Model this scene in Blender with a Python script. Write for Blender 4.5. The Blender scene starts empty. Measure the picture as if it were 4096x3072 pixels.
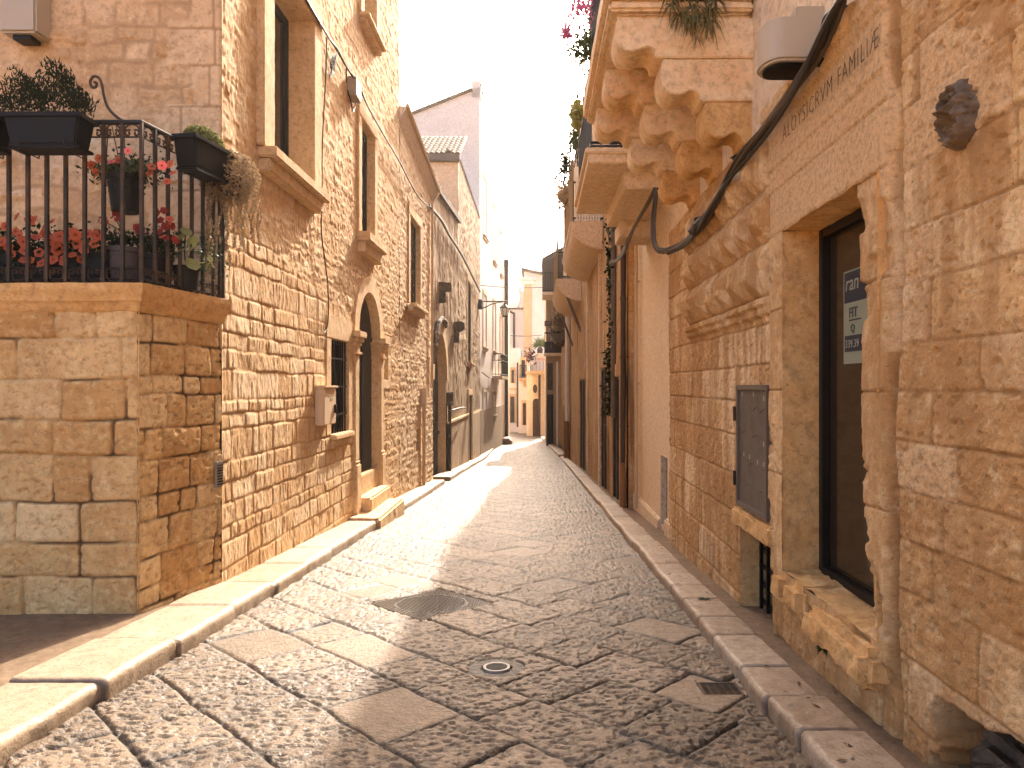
import bpy, bmesh, math, random
import numpy as np
from mathutils import Vector, Matrix
R = math.radians
C = bpy.context.scene.collection
rng = random.Random(7)

# ------------------------------------------------------------------ camera model
H = 1.55; FPX = 2800.0; VX = 2148.0; VY = 1545.0
def at(x, y, d):                       # photo pixel + distance down the street -> point
    return Vector(((x - VX) * d / FPX, d, H - (y - VY) * d / FPX))
def ysl(x, X): return X * FPX / (x - VX)   # distance at which a wall X metres aside shows at column x
def gz(y):                              # street level: falls away from the camera
    if y <= 36: return -0.0614 * y
    if y <= 60: return -2.21 - 0.0225 * (y - 36)
    return -2.75 - 0.015 * (y - 60)
def gza(Y):
    return np.where(Y <= 36, -0.0614 * Y, np.where(Y <= 60, -2.21 - 0.0225 * (Y - 36), -2.75 - 0.015 * (Y - 60)))

# ------------------------------------------------------------------ noise
def _h(ix, iy, seed):
    n = (ix.astype(np.int64) * 374761393 + iy.astype(np.int64) * 668265263 + seed * 974634541) & 0xffffffff
    n = ((n ^ (n >> 13)) * 1274126177) & 0xffffffff
    n = n ^ (n >> 16)
    return (n & 0xffff) / 65535.0
def vnoise(x, y, seed=0):
    x0 = np.floor(x); y0 = np.floor(y); fx = x - x0; fy = y - y0
    fx = fx * fx * (3 - 2 * fx); fy = fy * fy * (3 - 2 * fy)
    a = _h(x0, y0, seed); b = _h(x0 + 1, y0, seed); c = _h(x0, y0 + 1, seed); d = _h(x0 + 1, y0 + 1, seed)
    return (a * (1 - fx) + b * fx) * (1 - fy) + (c * (1 - fx) + d * fx) * fy
def fbm(x, y, o=3, seed=0):
    s = 0; a = .5; t = 0
    for i in range(o):
        s = s + a * vnoise(x, y, seed + i * 17); t += a; a *= .5; x = x * 2.03 + 3.1; y = y * 2.03 + 1.7
    return s / t
def sst(x, a, b):
    t = np.clip((x - a) / (b - a), 0, 1); return t * t * (3 - 2 * t)

class Masonry:
    """courses of blocks with irregular heights and lengths"""
    def __init__(s, v0, v1, u0, u1, hh, ll, seed, warp=.01, ws=3.0):
        r = random.Random(seed); s.seed = seed; s.warp = warp; s.ws = ws
        b = [v0]
        while b[-1] < v1: b.append(b[-1] + r.uniform(*hh))
        s.b = np.array(b); s.cuts = []; s.rnd = []
        for i in range(len(b) - 1):
            c = [u0 - r.uniform(0, ll[1])]
            while c[-1] < u1: c.append(c[-1] + r.uniform(*ll))
            s.cuts.append(np.array(c)); s.rnd.append(np.array([[r.random(), r.random(), r.uniform(-1, 1), r.uniform(-1, 1)] for _ in range(len(c) + 1)]))
    def ev(s, U, V):
        if s.warp:
            U = U + s.warp * (fbm(U * s.ws, V * s.ws, 3, s.seed + 5) - .5) * 2
            V = V + s.warp * (fbm(U * s.ws + 9, V * s.ws + 4, 3, s.seed + 8) - .5) * 2
        n = len(s.cuts)
        ci = np.clip(np.searchsorted(s.b, V) - 1, 0, n - 1)
        dv = np.minimum(V - s.b[ci], s.b[ci + 1] - V)
        lv = (V - s.b[ci]) / (s.b[ci + 1] - s.b[ci]) * 2 - 1
        du = np.zeros_like(U); lu = np.zeros_like(U); rn = np.zeros(U.shape + (4,))
        for i in range(n):
            m = ci == i
            if not m.any(): continue
            c = s.cuts[i]; uu = U[m]
            k = np.clip(np.searchsorted(c, uu) - 1, 0, len(c) - 2)
            du[m] = np.minimum(uu - c[k], c[k + 1] - uu); lu[m] = (uu - c[k]) / (c[k + 1] - c[k]) * 2 - 1
            rn[m] = s.rnd[i][k]
        d = np.minimum(du, dv); d = np.where(d < 0, 0, d)
        # rounded corners
        q = .035; d = np.where((du < q) & (dv < q), q - np.sqrt(np.maximum((q - du) ** 2 + (q - dv) ** 2, 0)), d)
        return np.maximum(d, 0), lu, lv, rn
def relief(M, U, V, jw=.008, jd=.015, rr=.03, amp=.012, rough=.008, rs=(14, 14), tilt=.0, pit=0., seed=1):
    d, lu, lv, rn = M.ev(U, V)
    e = np.clip((d - jw) / rr, 0, 1); pr = np.sqrt(np.clip(1 - (1 - e) ** 2, 0, 1))
    h = -jd + pr * (jd + amp * (rn[..., 1] - .5) + tilt * (lu * rn[..., 2] + lv * rn[..., 3]))
    h = h + rough * (fbm(U * rs[0], V * rs[1], 4, seed) - .5) * 2 * (.35 + .65 * pr)
    if pit:
        p = fbm(U * 22, V * 30, 2, seed + 40); h = h - pit * sst(p, .68, .8)
    j = 1 - sst(d, jw * .6, jw + .012)
    return h, rn[..., 0], j

# ------------------------------------------------------------------ materials
MATS = {}
def nodes(name):
    m = bpy.data.materials.new(name); m.use_nodes = True; MATS[name] = m
    nt = m.node_tree; return m, nt, nt.nodes['Principled BSDF']
def N(nt, t, **k):
    n = nt.nodes.new(t)
    for a, b in k.items():
        if a.startswith('i_'):
            key = a[2:]; key = int(key) if key.isdigit() else key.replace('_', ' ')
            n.inputs[key].default_value = b
        else: setattr(n, a, b)
    return n
def mixc(nt, fac, a, b, mode='MIX'):
    n = nt.nodes.new('ShaderNodeMix'); n.data_type = 'RGBA'; n.blend_type = mode
    for sock, v in ((n.inputs[0], fac), (n.inputs[6], a), (n.inputs[7], b)):
        if hasattr(v, 'is_linked'): nt.links.new(v, sock)
        elif isinstance(v, (int, float)): sock.default_value = v
        else: sock.default_value = tuple(v) + (1,)
    return n.outputs[2]
def ramp(nt, src, pts):
    r = nt.nodes.new('ShaderNodeValToRGB'); e = r.color_ramp.elements
    while len(e) < len(pts): e.new(.5)
    for q, (p, c) in zip(e, pts):
        q.position = p; q.color = (c, c, c, 1) if isinstance(c, (int, float)) else tuple(c) + (1,)
    nt.links.new(src, r.inputs[0]); return r.outputs[0]
def noise(nt, co, scale, detail=4, rough=.55, stretch=None):
    if stretch:
        mp = N(nt, 'ShaderNodeMapping'); mp.inputs['Scale'].default_value = stretch; nt.links.new(co, mp.inputs[0]); co = mp.outputs[0]
    n = N(nt, 'ShaderNodeTexNoise'); n.inputs['Scale'].default_value = scale; n.inputs['Detail'].default_value = detail
    n.inputs['Roughness'].default_value = rough; nt.links.new(co, n.inputs['Vector']); return n.outputs['Fac']
def stone(name, ca, cb, cc, mortar, stain, rough=.85, bump=.5, bscale=45, attr=True, stainamt=.55, pits=.6, stretch=None, spec=.25, rvar=0, streak=None, moss=None, patina=None, bdist=.012):
    m, nt, p = nodes(name); L = nt.links.new
    co = N(nt, 'ShaderNodeTexCoord').outputs['Object']
    if attr:
        a = N(nt, 'ShaderNodeAttribute', attribute_name='stone').outputs['Fac']
    else:
        a = noise(nt, co, 1.7, 3)
    n2 = noise(nt, co, 5, 6, .65)
    mm = N(nt, 'ShaderNodeMath', operation='MULTIPLY_ADD', i_1=.9, i_2=-.45); L(n2, mm.inputs[0])
    ad = N(nt, 'ShaderNodeMath', operation='ADD'); L(a, ad.inputs[0]); L(mm.outputs[0], ad.inputs[1])
    col = ramp(nt, ad.outputs[0], [(.1, ca), (.5, cb), (.9, cc)])
    n1 = noise(nt, co, .9, 5, .6)
    col = mixc(nt, ramp(nt, n1, [(.42, 0.), (.68, stainamt)]), col, stain)
    n3 = noise(nt, co, 17, 5, .7)
    col = mixc(nt, ramp(nt, n3, [(.3, .7), (.52, 0.)]), col, tuple(x * .42 * k for x, k in zip(cb, (1.08, .95, .85))))
    n5 = noise(nt, co, 9, 6, .75); col = mixc(nt, ramp(nt, n5, [(.5, 0.), (.68, .5)]), col, tuple(min(.85, x * 1.22) for x in cc))
    n4 = noise(nt, co, 55, 3, .6)
    if pits: col = mixc(nt, ramp(nt, n4, [(.28, pits), (.38, 0.)]), col, tuple(x * .22 for x in cb))
    if streak:
        ns = noise(nt, co, 1.0, 5, .6, (5, 5, .5)); col = mixc(nt, ramp(nt, ns, [(.44, 0.), (.60, .85)]), col, streak)
    if moss:
        ng = noise(nt, co, 2.6, 6, .7); col = mixc(nt, ramp(nt, ng, [(.6, 0.), (.72, .55)]), col, moss)
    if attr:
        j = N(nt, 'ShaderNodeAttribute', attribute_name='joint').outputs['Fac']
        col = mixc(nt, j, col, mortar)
    if patina:
        pa = N(nt, 'ShaderNodeAttribute', attribute_name='patina').outputs['Fac']
        np_ = noise(nt, co, 7, 7, .75); pm = N(nt, 'ShaderNodeMath', operation='MULTIPLY_ADD', i_1=1.3, i_2=-.65); L(np_, pm.inputs[0]); ps = N(nt, 'ShaderNodeMath', operation='ADD'); L(pa, ps.inputs[0]); L(pm.outputs[0], ps.inputs[1])
        n6 = noise(nt, co, 30, 6, .75); pc = ramp(nt, n6, [(.32, tuple(x * .5 for x in patina)), (.5, patina), (.72, tuple(min(.8, x * 1.25) for x in patina))])
        col = mixc(nt, ramp(nt, ps.outputs[0], [(.42, 0.), (.62, .9)]), col, pc)
    L(col, p.inputs['Base Color'])
    p.inputs['Specular IOR Level'].default_value = spec
    if rvar:
        L(ramp(nt, n3, [(.3, rough + rvar), (.65, rough - rvar)]), p.inputs['Roughness'])
    else: p.inputs['Roughness'].default_value = rough
    b1 = noise(nt, co, bscale, 5, .65, stretch)
    bm = N(nt, 'ShaderNodeBump', i_Strength=bump, i_Distance=bdist); L(b1, bm.inputs['Height']); L(bm.outputs[0], p.inputs['Normal'])
    return m
def plain(name, col, rough=.6, metal=0., var=.25, bump=0., scale=20, spec=.4, dirt=None, dscale=4, trans=0.):
    m, nt, p = nodes(name); L = nt.links.new
    co = N(nt, 'ShaderNodeTexCoord').outputs['Object']
    n1 = noise(nt, co, scale, 5, .6)
    c = mixc(nt, n1, tuple(x * (1 - var) for x in col), tuple(min(1, x * (1 + var)) for x in col))
    if dirt:
        n2 = noise(nt, co, dscale, 5, .65); c = mixc(nt, ramp(nt, n2, [(.45, 0.), (.65, .8)]), c, dirt)
    L(c, p.inputs['Base Color']); p.inputs['Roughness'].default_value = rough; p.inputs['Metallic'].default_value = metal
    p.inputs['Specular IOR Level'].default_value = spec
    if bump:
        b = N(nt, 'ShaderNodeBump', i_Strength=bump, i_Distance=.01); L(n1, b.inputs['Height']); L(b.outputs[0], p.inputs['Normal'])
    if trans:
        tl = N(nt, 'ShaderNodeBsdfTranslucent'); L(c, tl.inputs[0]); mx = N(nt, 'ShaderNodeMixShader', i_0=trans)
        L(p.outputs[0], mx.inputs[1]); L(tl.outputs[0], mx.inputs[2]); L(mx.outputs[0], nt.nodes['Material Output'].inputs[0])
    return m
# ------------------------------------------------------------------ colours
O1 = (.60, .40, .215); O2 = (.50, .305, .145); O3 = (.66, .47, .285)
m_terr = stone('terrace_stone', (.55, .30, .11), (.66, .405, .17), (.76, .53, .27), (.12, .06, .025), (.33, .15, .045), moss=None, bump=.6, bscale=45)
m_dress = stone('dressed_limestone', (.55, .33, .15), (.64, .43, .235), (.72, .53, .33), (.48, .28, .125), (.58, .31, .12), bump=1.0, bscale=30, stretch=(1, 1.5, .6))
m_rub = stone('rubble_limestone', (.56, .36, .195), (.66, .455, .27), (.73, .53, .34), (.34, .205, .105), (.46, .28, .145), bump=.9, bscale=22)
m_bug = stone('weathered_tufa', (.50, .265, .10), (.68, .43, .20), (.77, .56, .33), (.30, .15, .055), (.36, .165, .05), bump=1.0, bscale=55, stainamt=.8, streak=(.40, .215, .085), moss=None, pits=.8, patina=(.62, .405, .215))
m_trim = stone('trim_limestone', (.59, .38, .19), (.66, .46, .26), (.70, .52, .33), (.4, .26, .14), (.56, .34, .155), attr=False, bump=.45, bscale=40, pits=.5)
m_trimo = stone('orange_trim_limestone', (.54, .275, .09), (.66, .38, .15), (.72, .47, .235), (.4, .26, .14), (.48, .27, .10), attr=False, bump=.5, bscale=36, pits=.7)
m_pale = stone('pale_carved_limestone', (.70, .49, .29), (.77, .58, .38), (.80, .64, .45), (.5, .3, .2), (.70, .40, .17), attr=False, bump=.5, bscale=34, pits=.55, stainamt=.8)
m_kerb = stone('kerb_limestone', (.29, .20, .125), (.35, .255, .17), (.40, .31, .22), (.10, .06, .035), (.21, .135, .08), rough=.5, rvar=.1, spec=.4, bump=.6, bscale=50, attr=True, pits=.7)
m_pave = stone('paving_limestone', (.115, .07, .036), (.17, .11, .062), (.235, .16, .098), (.028, .018, .01), (.07, .043, .022), rough=.40, rvar=.12, spec=.42, bump=1.0, bscale=42, pits=.8, bdist=.016, moss=None)
m_old = stone('old_streaked_render', (.30, .19, .10), (.42, .285, .165), (.55, .40, .26), (.4, .27, .15), (.34, .21, .11), bump=1.0, bscale=12, stretch=(1, 1, .2), attr=False, streak=(.26, .165, .09))
m_plas = stone('cream_plaster', (.66, .49, .32), (.71, .55, .38), (.74, .60, .43), (.5, .35, .2), (.63, .43, .25), attr=False, bump=.25, bscale=22, pits=.12, stainamt=.6)
m_white = stone('white_plaster', (.80, .70, .63), (.84, .75, .68), (.86, .78, .72), (.5, .4, .3), (.68, .57, .47), attr=False, bump=.1, bscale=30, pits=.0, stainamt=.4)
m_peel = stone('peeling_ochre_plaster', (.48, .29, .13), (.58, .38, .19), (.68, .52, .34), (.4, .27, .15), (.55, .27, .08), attr=False, bump=1.0, bscale=16, stretch=(1, 1, .3), streak=(.22, .12, .055), stainamt=.9)
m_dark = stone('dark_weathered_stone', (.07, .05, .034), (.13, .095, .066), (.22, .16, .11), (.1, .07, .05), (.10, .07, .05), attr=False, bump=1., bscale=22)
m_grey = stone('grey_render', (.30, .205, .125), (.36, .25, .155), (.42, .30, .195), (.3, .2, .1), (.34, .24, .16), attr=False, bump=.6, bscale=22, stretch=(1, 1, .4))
m_asph = stone('patched_asphalt', (.15, .095, .055), (.20, .13, .077), (.25, .17, .105), (.1, .1, .1), (.12, .085, .055), attr=False, bump=.5, bscale=60)
m_iron = plain('black_iron', (.022, .019, .017), .45, .6, .3, .2, 60)
m_rust = plain('rusty_iron', (.04, .028, .02), .6, .5, .4, .3, 40, dirt=(.12, .06, .03))
m_wood = plain('dark_brown_wood', (.014, .009, .006), .5, 0, .4, .2, 30)
m_wood2 = plain('worn_brown_door_paint', (.05, .028, .016), .55, 0, .4, .2, 25, dirt=(.085, .05, .03))
m_greyd = plain('faded_grey_door_paint', (.12, .09, .065), .6, 0, .3, .2, 18, dirt=(.12, .085, .06))
m_glass = plain('dark_window_glass', (.03, .022, .016), .07, 0, .2, 0, 3, spec=.6)
m_shop = plain('dusty_shop_glass', (.03, .019, .011), .12, 0, .35, 0, 2.2, spec=.6)
m_box = plain('cream_enamel', (.66, .50, .34), .45, 0, .06, 0, 6)
m_boxg = plain('grey_plastic', (.30, .25, .20), .5, 0, .08, 0, 6)
m_lampw = plain('off_white_plastic', (.42, .35, .265), .4, 0, .05, 0, 5)
m_cab = plain('weathered_grey_metal', (.115, .09, .068), .6, .1, .25, .25, 14, dirt=(.07, .052, .037), dscale=7)
m_pot = plain('dark_plastic_pot', (.008, .0075, .008), .5, 0, .2, 0, 10, spec=.15)
m_potg = plain('mauve_grey_pot', (.06, .045, .05), .6, 0, .2, 0, 10)
m_cable = plain('grey_brown_cable', (.075, .054, .036), .55, 0, .3, 0, 30)
m_cblk = plain('black_cable', (.018, .015, .012), .5, 0, .3, 0, 30)
m_pipeg = plain('grey_downpipe', (.14, .105, .08), .5, .2, .2, .1, 12, dirt=(.09, .06, .04))
m_pipeb = plain('brown_downpipe', (.06, .034, .02), .5, .1, .25, .1, 12)
m_pipec = plain('cream_pipe_paint', (.55, .40, .25), .55, 0, .12, 0, 12)
m_terra = plain('terracotta_pipe', (.25, .11, .04), .6, 0, .2, .1, 10)
m_tile = plain('weathered_roof_tile', (.11, .062, .034), .85, 0, .4, .3, 9, dirt=(.06, .04, .028))
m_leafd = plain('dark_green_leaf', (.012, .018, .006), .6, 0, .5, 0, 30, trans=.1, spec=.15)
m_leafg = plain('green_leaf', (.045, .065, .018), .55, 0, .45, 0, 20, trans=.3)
m_leafy = plain('yellow_green_leaf', (.22, .21, .06), .55, 0, .4, 0, 20, trans=.35)
m_sedum = plain('dusty_sedum_leaf', (.30, .20, .11), .6, 0, .5, 0, 25, trans=.35)
m_fern = plain('olive_fern_leaf', (.17, .145, .055), .6, 0, .4, 0, 20, trans=.25)
m_dry = plain('dry_straw', (.38, .27, .15), .75, 0, .35, 0, 15, trans=.2)
m_red = plain('coral_petal', (.52, .11, .045), .55, 0, .25, 0, 30, trans=.3)
m_pink = plain('pink_petal', (.75, .16, .16), .55, 0, .25, 0, 30, trans=.3)
m_deep = plain('deep_red_petal', (.25, .02, .015), .55, 0, .3, 0, 30, trans=.3)
m_mag = plain('magenta_bract', (.45, .12, .24), .55, 0, .3, 0, 30, trans=.4)
m_soil = plain('dark_soil', (.03, .02, .014), .9)
m_ink = plain('engraved_letter_paint', (.07, .042, .022), .7)
m_paperg = plain('pale_green_paper', (.25, .27, .19), .7, 0, .05, 0, 6)
m_papern = plain('navy_print', (.02, .03, .042), .6, 0, .1, 0, 6)
m_paperl = plain('pale_print', (.32, .32, .26), .6, 0, .05, 0, 6)
m_signw = plain('white_sign_board', (.66, .6, .52), .5, 0, .05, 0, 6)
m_signr = plain('red_sign_paint', (.45, .03, .025), .5, 0, .05, 0, 6)
m_cover = plain('cast_iron_cover', (.15, .12, .09), .32, 0., .25, .2, 40)
m_lid = plain('worn_valve_lid', (.045, .045, .035), .7, .2, .3, .2, 40)
m_lampg = plain('frosted_lantern_glass', (.8, .75, .68), .3, 0, .03, 0, 5, trans=.4)

# ------------------------------------------------------------------ objects
def tag(o, label, cat, group=None):
    o['label'] = label; o['category'] = cat
    if group: o['group'] = group
    return o
def thing(name, label, cat, loc, group=None):
    o = bpy.data.objects.new(name, None); C.objects.link(o); o.location = loc; o.empty_display_size = .2
    return tag(o, label, cat, group)
def rootloc(o):
    while o.parent: o = o.parent
    return Vector(o.location)
def link(name, me, mat, parent, loc=None, kind=None):
    me.materials.append(mat); o = bpy.data.objects.new(name, me); C.objects.link(o)
    if parent:
        o.parent = parent; off = rootloc(parent)
    else:
        off = Vector(loc) if loc is not None else Vector((0, 0, 0)); o.location = off
    if off.length > 0: me.transform(Matrix.Translation(-off))
    if kind: o['kind'] = kind
    return o
class MB:
    def __init__(s): s.v = []; s.f = []
    def add(s, vs, fs):
        b = len(s.v); s.v += [tuple(x) for x in vs]; s.f += [tuple(i + b for i in f) for f in fs]; return s
    def box(s, a, b, M=None):
        (x0, y0, z0), (x1, y1, z1) = a, b
        vs = [Vector(p) for p in ((x0, y0, z0), (x1, y0, z0), (x1, y1, z0), (x0, y1, z0), (x0, y0, z1), (x1, y0, z1), (x1, y1, z1), (x0, y1, z1))]
        if M is not None: vs = [M @ p for p in vs]
        return s.add(vs, [(0, 3, 2, 1), (4, 5, 6, 7), (0, 1, 5, 4), (1, 2, 6, 5), (2, 3, 7, 6), (3, 0, 4, 7)])
    def tube(s, pts, r, n=6, cap=True):
        pts = [Vector(p) for p in pts]; rs = r if isinstance(r, (list, tuple)) else [r] * len(pts)
        vs = []; up = Vector((0, 0, 1)); prev = None
        for i, p in enumerate(pts):
            t = (pts[min(i + 1, len(pts) - 1)] - pts[max(i - 1, 0)])
            t = t.normalized() if t.length > 1e-9 else Vector((0, 0, 1))
            a = prev if prev is not None else (up if abs(t.z) < .95 else Vector((1, 0, 0)))
            a = (a - t * a.dot(t))
            a = a.normalized() if a.length > 1e-6 else t.orthogonal().normalized()
            prev = a; b = t.cross(a)
            for k in range(n):
                q = 2 * math.pi * k / n; vs.append(p + (a * math.cos(q) + b * math.sin(q)) * rs[i])
        fs = []
        for i in range(len(pts) - 1):
            for k in range(n):
                k2 = (k + 1) % n; fs.append((i * n + k, i * n + k2, (i + 1) * n + k2, (i + 1) * n + k))
        if cap: fs.append(tuple(range(n - 1, -1, -1))); fs.append(tuple((len(pts) - 1) * n + k for k in range(n)))
        return s.add(vs, fs)
    def lathe(s, prof, c, n=16, M=None):
        vs = []; c = Vector(c)
        for (r, z) in prof:
            for k in range(n):
                q = 2 * math.pi * k / n; p = Vector((r * math.cos(q), r * math.sin(q), z))
                vs.append((M @ p if M is not None else p) + c)
        fs = [(i * n + k, i * n + (k + 1) % n, (i + 1) * n + (k + 1) % n, (i + 1) * n + k) for i in range(len(prof) - 1) for k in range(n)]
        fs.append(tuple(range(n - 1, -1, -1))); fs.append(tuple((len(prof) - 1) * n + k for k in range(n)))
        return s.add(vs, fs)
    def prism(s, poly, f):              # poly in 2-D, f(p, 0/1) -> 3-D
        n = len(poly); vs = [f(p, 0) for p in poly] + [f(p, 1) for p in poly]
        return s.add(vs, [tuple(range(n)), tuple(range(2 * n - 1, n - 1, -1))] + [(i, (i + 1) % n, n + (i + 1) % n, n + i) for i in range(n)])
    def mesh(s, name):
        me = bpy.data.meshes.new(name); me.from_pydata(s.v, [], s.f); me.validate(); return me
    def build(s, name, mat, parent=None, loc=None, bevel=0, smooth=False, rough=0, cell=.06, seed=0, kind=None):
        me = s.mesh(name)
        if bevel or rough or True:
            bm = bmesh.new(); bm.from_mesh(me); bmesh.ops.recalc_face_normals(bm, faces=bm.faces)
            if bevel:
                es = [e for e in bm.edges if len(e.link_faces) == 2 and e.calc_face_angle(0) > .6]
                bmesh.ops.bevel(bm, geom=es, offset=bevel, segments=2, affect='EDGES', clamp_overlap=True)
            if rough:
                for _ in range(5):
                    es = [e for e in bm.edges if e.calc_length() > cell]
                    if not es or len(bm.faces) > 40000: break
                    bmesh.ops.subdivide_edges(bm, edges=es, cuts=1, use_grid_fill=True)
                bm.normal_update(); vs = list(bm.verts)
                if vs:
                    co = np.array([v.co[:] for v in vs])
                    a = fbm(co[:, 0] * 9 + co[:, 2] * 6.1, co[:, 1] * 9 + co[:, 2] * 8.3, 3, seed + 3) - .5
                    b = fbm(co[:, 0] * 31 + co[:, 2] * 23.1, co[:, 1] * 31 + co[:, 2] * 19.3, 2, seed + 9) - .5
                    for v, q in zip(vs, a * 2 + b): v.co = v.co + v.normal * (rough * float(q))
            bm.to_mesh(me); bm.free()
        if smooth or rough: me.polygons.foreach_set('use_smooth', [True] * len(me.polygons))
        if smooth or rough:
            try: me.set_sharp_from_angle(angle=R(38))
            except Exception: pass
        return link(name, me, mat, parent, loc, kind)

class Frame:
    """wall coordinates: u along the wall, v up, n out of the wall"""
    def __init__(s, o, ud, nd): s.o = Vector(o); s.ud = Vector(ud).normalized(); s.nd = Vector(nd).normalized(); s.flip = s.ud.cross(Vector((0, 0, 1))).dot(s.nd) < 0
    def pt(s, u, v, n=0): return s.o + s.ud * u + s.nd * n + Vector((0, 0, v))
    def box(s, mb, u0, u1, v0, v1, n0, n1):
        vs = [s.pt(*p) for p in ((u0, v0, n0), (u1, v0, n0), (u1, v0, n1), (u0, v0, n1), (u0, v1, n0), (u1, v1, n0), (u1, v1, n1), (u0, v1, n1))]
        mb.add(vs, [(0, 3, 2, 1), (4, 5, 6, 7), (0, 1, 5, 4), (1, 2, 6, 5), (2, 3, 7, 6), (3, 0, 4, 7)]); return mb
    def arr(s, U, V, Hh):
        o = np.array(s.o); return o + U[..., None] * np.array(s.ud) + Hh[..., None] * np.array(s.nd) + V[..., None] * np.array((0, 0, 1.))
def axis(a, b, d, edges=()):
    if callable(d):
        x = [a]
        while x[-1] < b: x.append(x[-1] + d(x[-1]))
        x[-1] = b
    else: x = list(np.linspace(a, b, max(2, int(math.ceil((b - a) / d)) + 1)))
    x = np.array(x)
    for e in edges:
        if a < e < b:
            k = int(np.argmin(abs(x - e)))
            if 0 < k < len(x) - 1: x[k] = e
    return np.unique(x)
def gridmesh(name, P, mat, parent, keep=None, attrs=None, extra=None, flip=False, loc=None, kind=None):
    nv, nu = P.shape[:2]
    idx = np.arange(nv * nu).reshape(nv, nu)
    q = np.stack([idx[:-1, :-1], idx[:-1, 1:], idx[1:, 1:], idx[1:, :-1]], -1)
    if flip: q = q[..., ::-1]
    q = q.reshape(-1, 4)
    if keep is not None: q = q[keep.reshape(-1)]
    V = P.reshape(-1, 3); ng = len(q)
    if extra:
        ev, ef = extra; q = np.concatenate([q, np.array(ef, dtype=np.int64) + len(V)]); V = np.concatenate([V, np.array([tuple(x) for x in ev])])
    me = bpy.data.meshes.new(name); me.vertices.add(len(V)); me.vertices.foreach_set('co', V.astype(np.float32).ravel())
    me.loops.add(len(q) * 4); me.loops.foreach_set('vertex_index', q.astype(np.int32).ravel())
    me.polygons.add(len(q)); me.polygons.foreach_set('loop_start', np.arange(0, len(q) * 4, 4, dtype=np.int32))
    sm = np.ones(len(q), dtype=bool); sm[ng:] = False
    me.polygons.foreach_set('use_smooth', sm)
    me.update(calc_edges=True); me.validate()
    for k, a in (attrs or {}).items():
        at_ = me.attributes.new(k, 'FLOAT', 'POINT'); full = np.zeros(len(V), dtype=np.float32); full[:a.size] = a.ravel(); 
        if k == 'stone': full[a.size:] = .5
        at_.data.foreach_set('value', full)
    return link(name, me, mat, parent, loc, kind)
def wall(fr, mat, parent, u, v, hfn, holes=(), depth=6, name='wall', body=True):
    """u, v: (lo, hi, step); holes: ('r',u0,u1,v0,v1) or ('a',u0,u1,v0,vspring,grow)"""
    ue = [x for h in holes for x in h[1:3]]; ve = [x for h in holes for x in h[3:5]]
    us = axis(u[0], u[1], u[2], ue); vs = axis(v[0], v[1], v[2], ve)
    U, V = np.meshgrid(us, vs)
    r = hfn(U, V)
    h, st, jo, pa = (r + (None,))[:4] if isinstance(r, tuple) else (r, None, None, None)
    uc = (us[:-1] + us[1:]) / 2; vc = (vs[:-1] + vs[1:]) / 2; Uc, Vc = np.meshgrid(uc, vc); keep = np.ones(Uc.shape, bool)
    for q in holes:
        if q[0] == 't': lo_ = q[5] + (q[6] - q[5]) * (Vc - q[3]) / (q[4] - q[3]) + .03 * (fbm(Vc * 4, Uc * 0, 3, 4) - .5); keep &= ~((Uc > lo_) & (Uc < q[2]) & (Vc > q[3]) & (Vc < q[4]))
        elif q[0] == 'r': keep &= ~((Uc > q[1]) & (Uc < q[2]) & (Vc > q[3]) & (Vc < q[4]))
        else:
            g = q[5]; c = (q[1] + q[2]) / 2; rad = (q[2] - q[1]) / 2 + g
            keep &= ~(((abs(Uc - c) < rad) & (Vc > q[3]) & (Vc <= q[4])) | ((Vc > q[4]) & ((Uc - c) ** 2 + (Vc - q[4]) ** 2 < rad ** 2)))
    ex = None
    if body:
        a, b, c, d = u[0], u[1], v[0], v[1]; n0 = -.03
        vv = [fr.pt(*p) for p in ((a, c, n0), (b, c, n0), (b, d, n0), (a, d, n0), (a, c, -depth), (b, c, -depth), (b, d, -depth), (a, d, -depth))]
        ex = (vv, [(0, 3, 7, 4), (1, 5, 6, 2), (3, 2, 6, 7), (4, 7, 6, 5)])
    at_ = {'stone': st, 'joint': jo} if st is not None else None
    if pa is not None: at_['patina'] = pa
    return gridmesh(name, fr.arr(U, V, h), mat, parent, keep, at_, ex, fr.flip)
def reveal(fr, mat, parent, u0, u1, v0, v1, n0, n1, amp=.004, cell=.04, name='reveal', seed=0, bottom=True):
    """the four inner faces of an opening, slightly worn"""
    mb = MB()
    def face(a, b, c, d):
        la = max(1, int((b - a).length / cell)); lb = max(1, int((d - a).length / cell)); vs = []; nrm = (b - a).cross(d - a).normalized()
        for i in range(lb + 1):
            for j in range(la + 1):
                p = a.lerp(b, j / la).lerp(d.lerp(c, j / la), i / lb)
                w = float(fbm(np.array([p.x * 7 + p.z * 5 + seed]), np.array([p.y * 7 + p.z * 4]), 3, 2)[0] - .5) * 2 * amp
                vs.append(p + nrm * w)
        w = la + 1
        mb.add(vs, [(i * w + j, i * w + j + 1, (i + 1) * w + j + 1, (i + 1) * w + j) for i in range(lb) for j in range(la)])
    P = fr.pt
    face(P(u0, v0, n0), P(u0, v0, n1), P(u0, v1, n1), P(u0, v1, n0)); face(P(u1, v0, n0), P(u1, v0, n1), P(u1, v1, n1), P(u1, v1, n0))
    face(P(u0, v1, n0), P(u1, v1, n0), P(u1, v1, n1), P(u0, v1, n1))
    if bottom: face(P(u0, v0, n0), P(u1, v0, n0), P(u1, v0, n1), P(u0, v0, n1))
    return mb.build(name, mat, parent, smooth=True)
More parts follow.
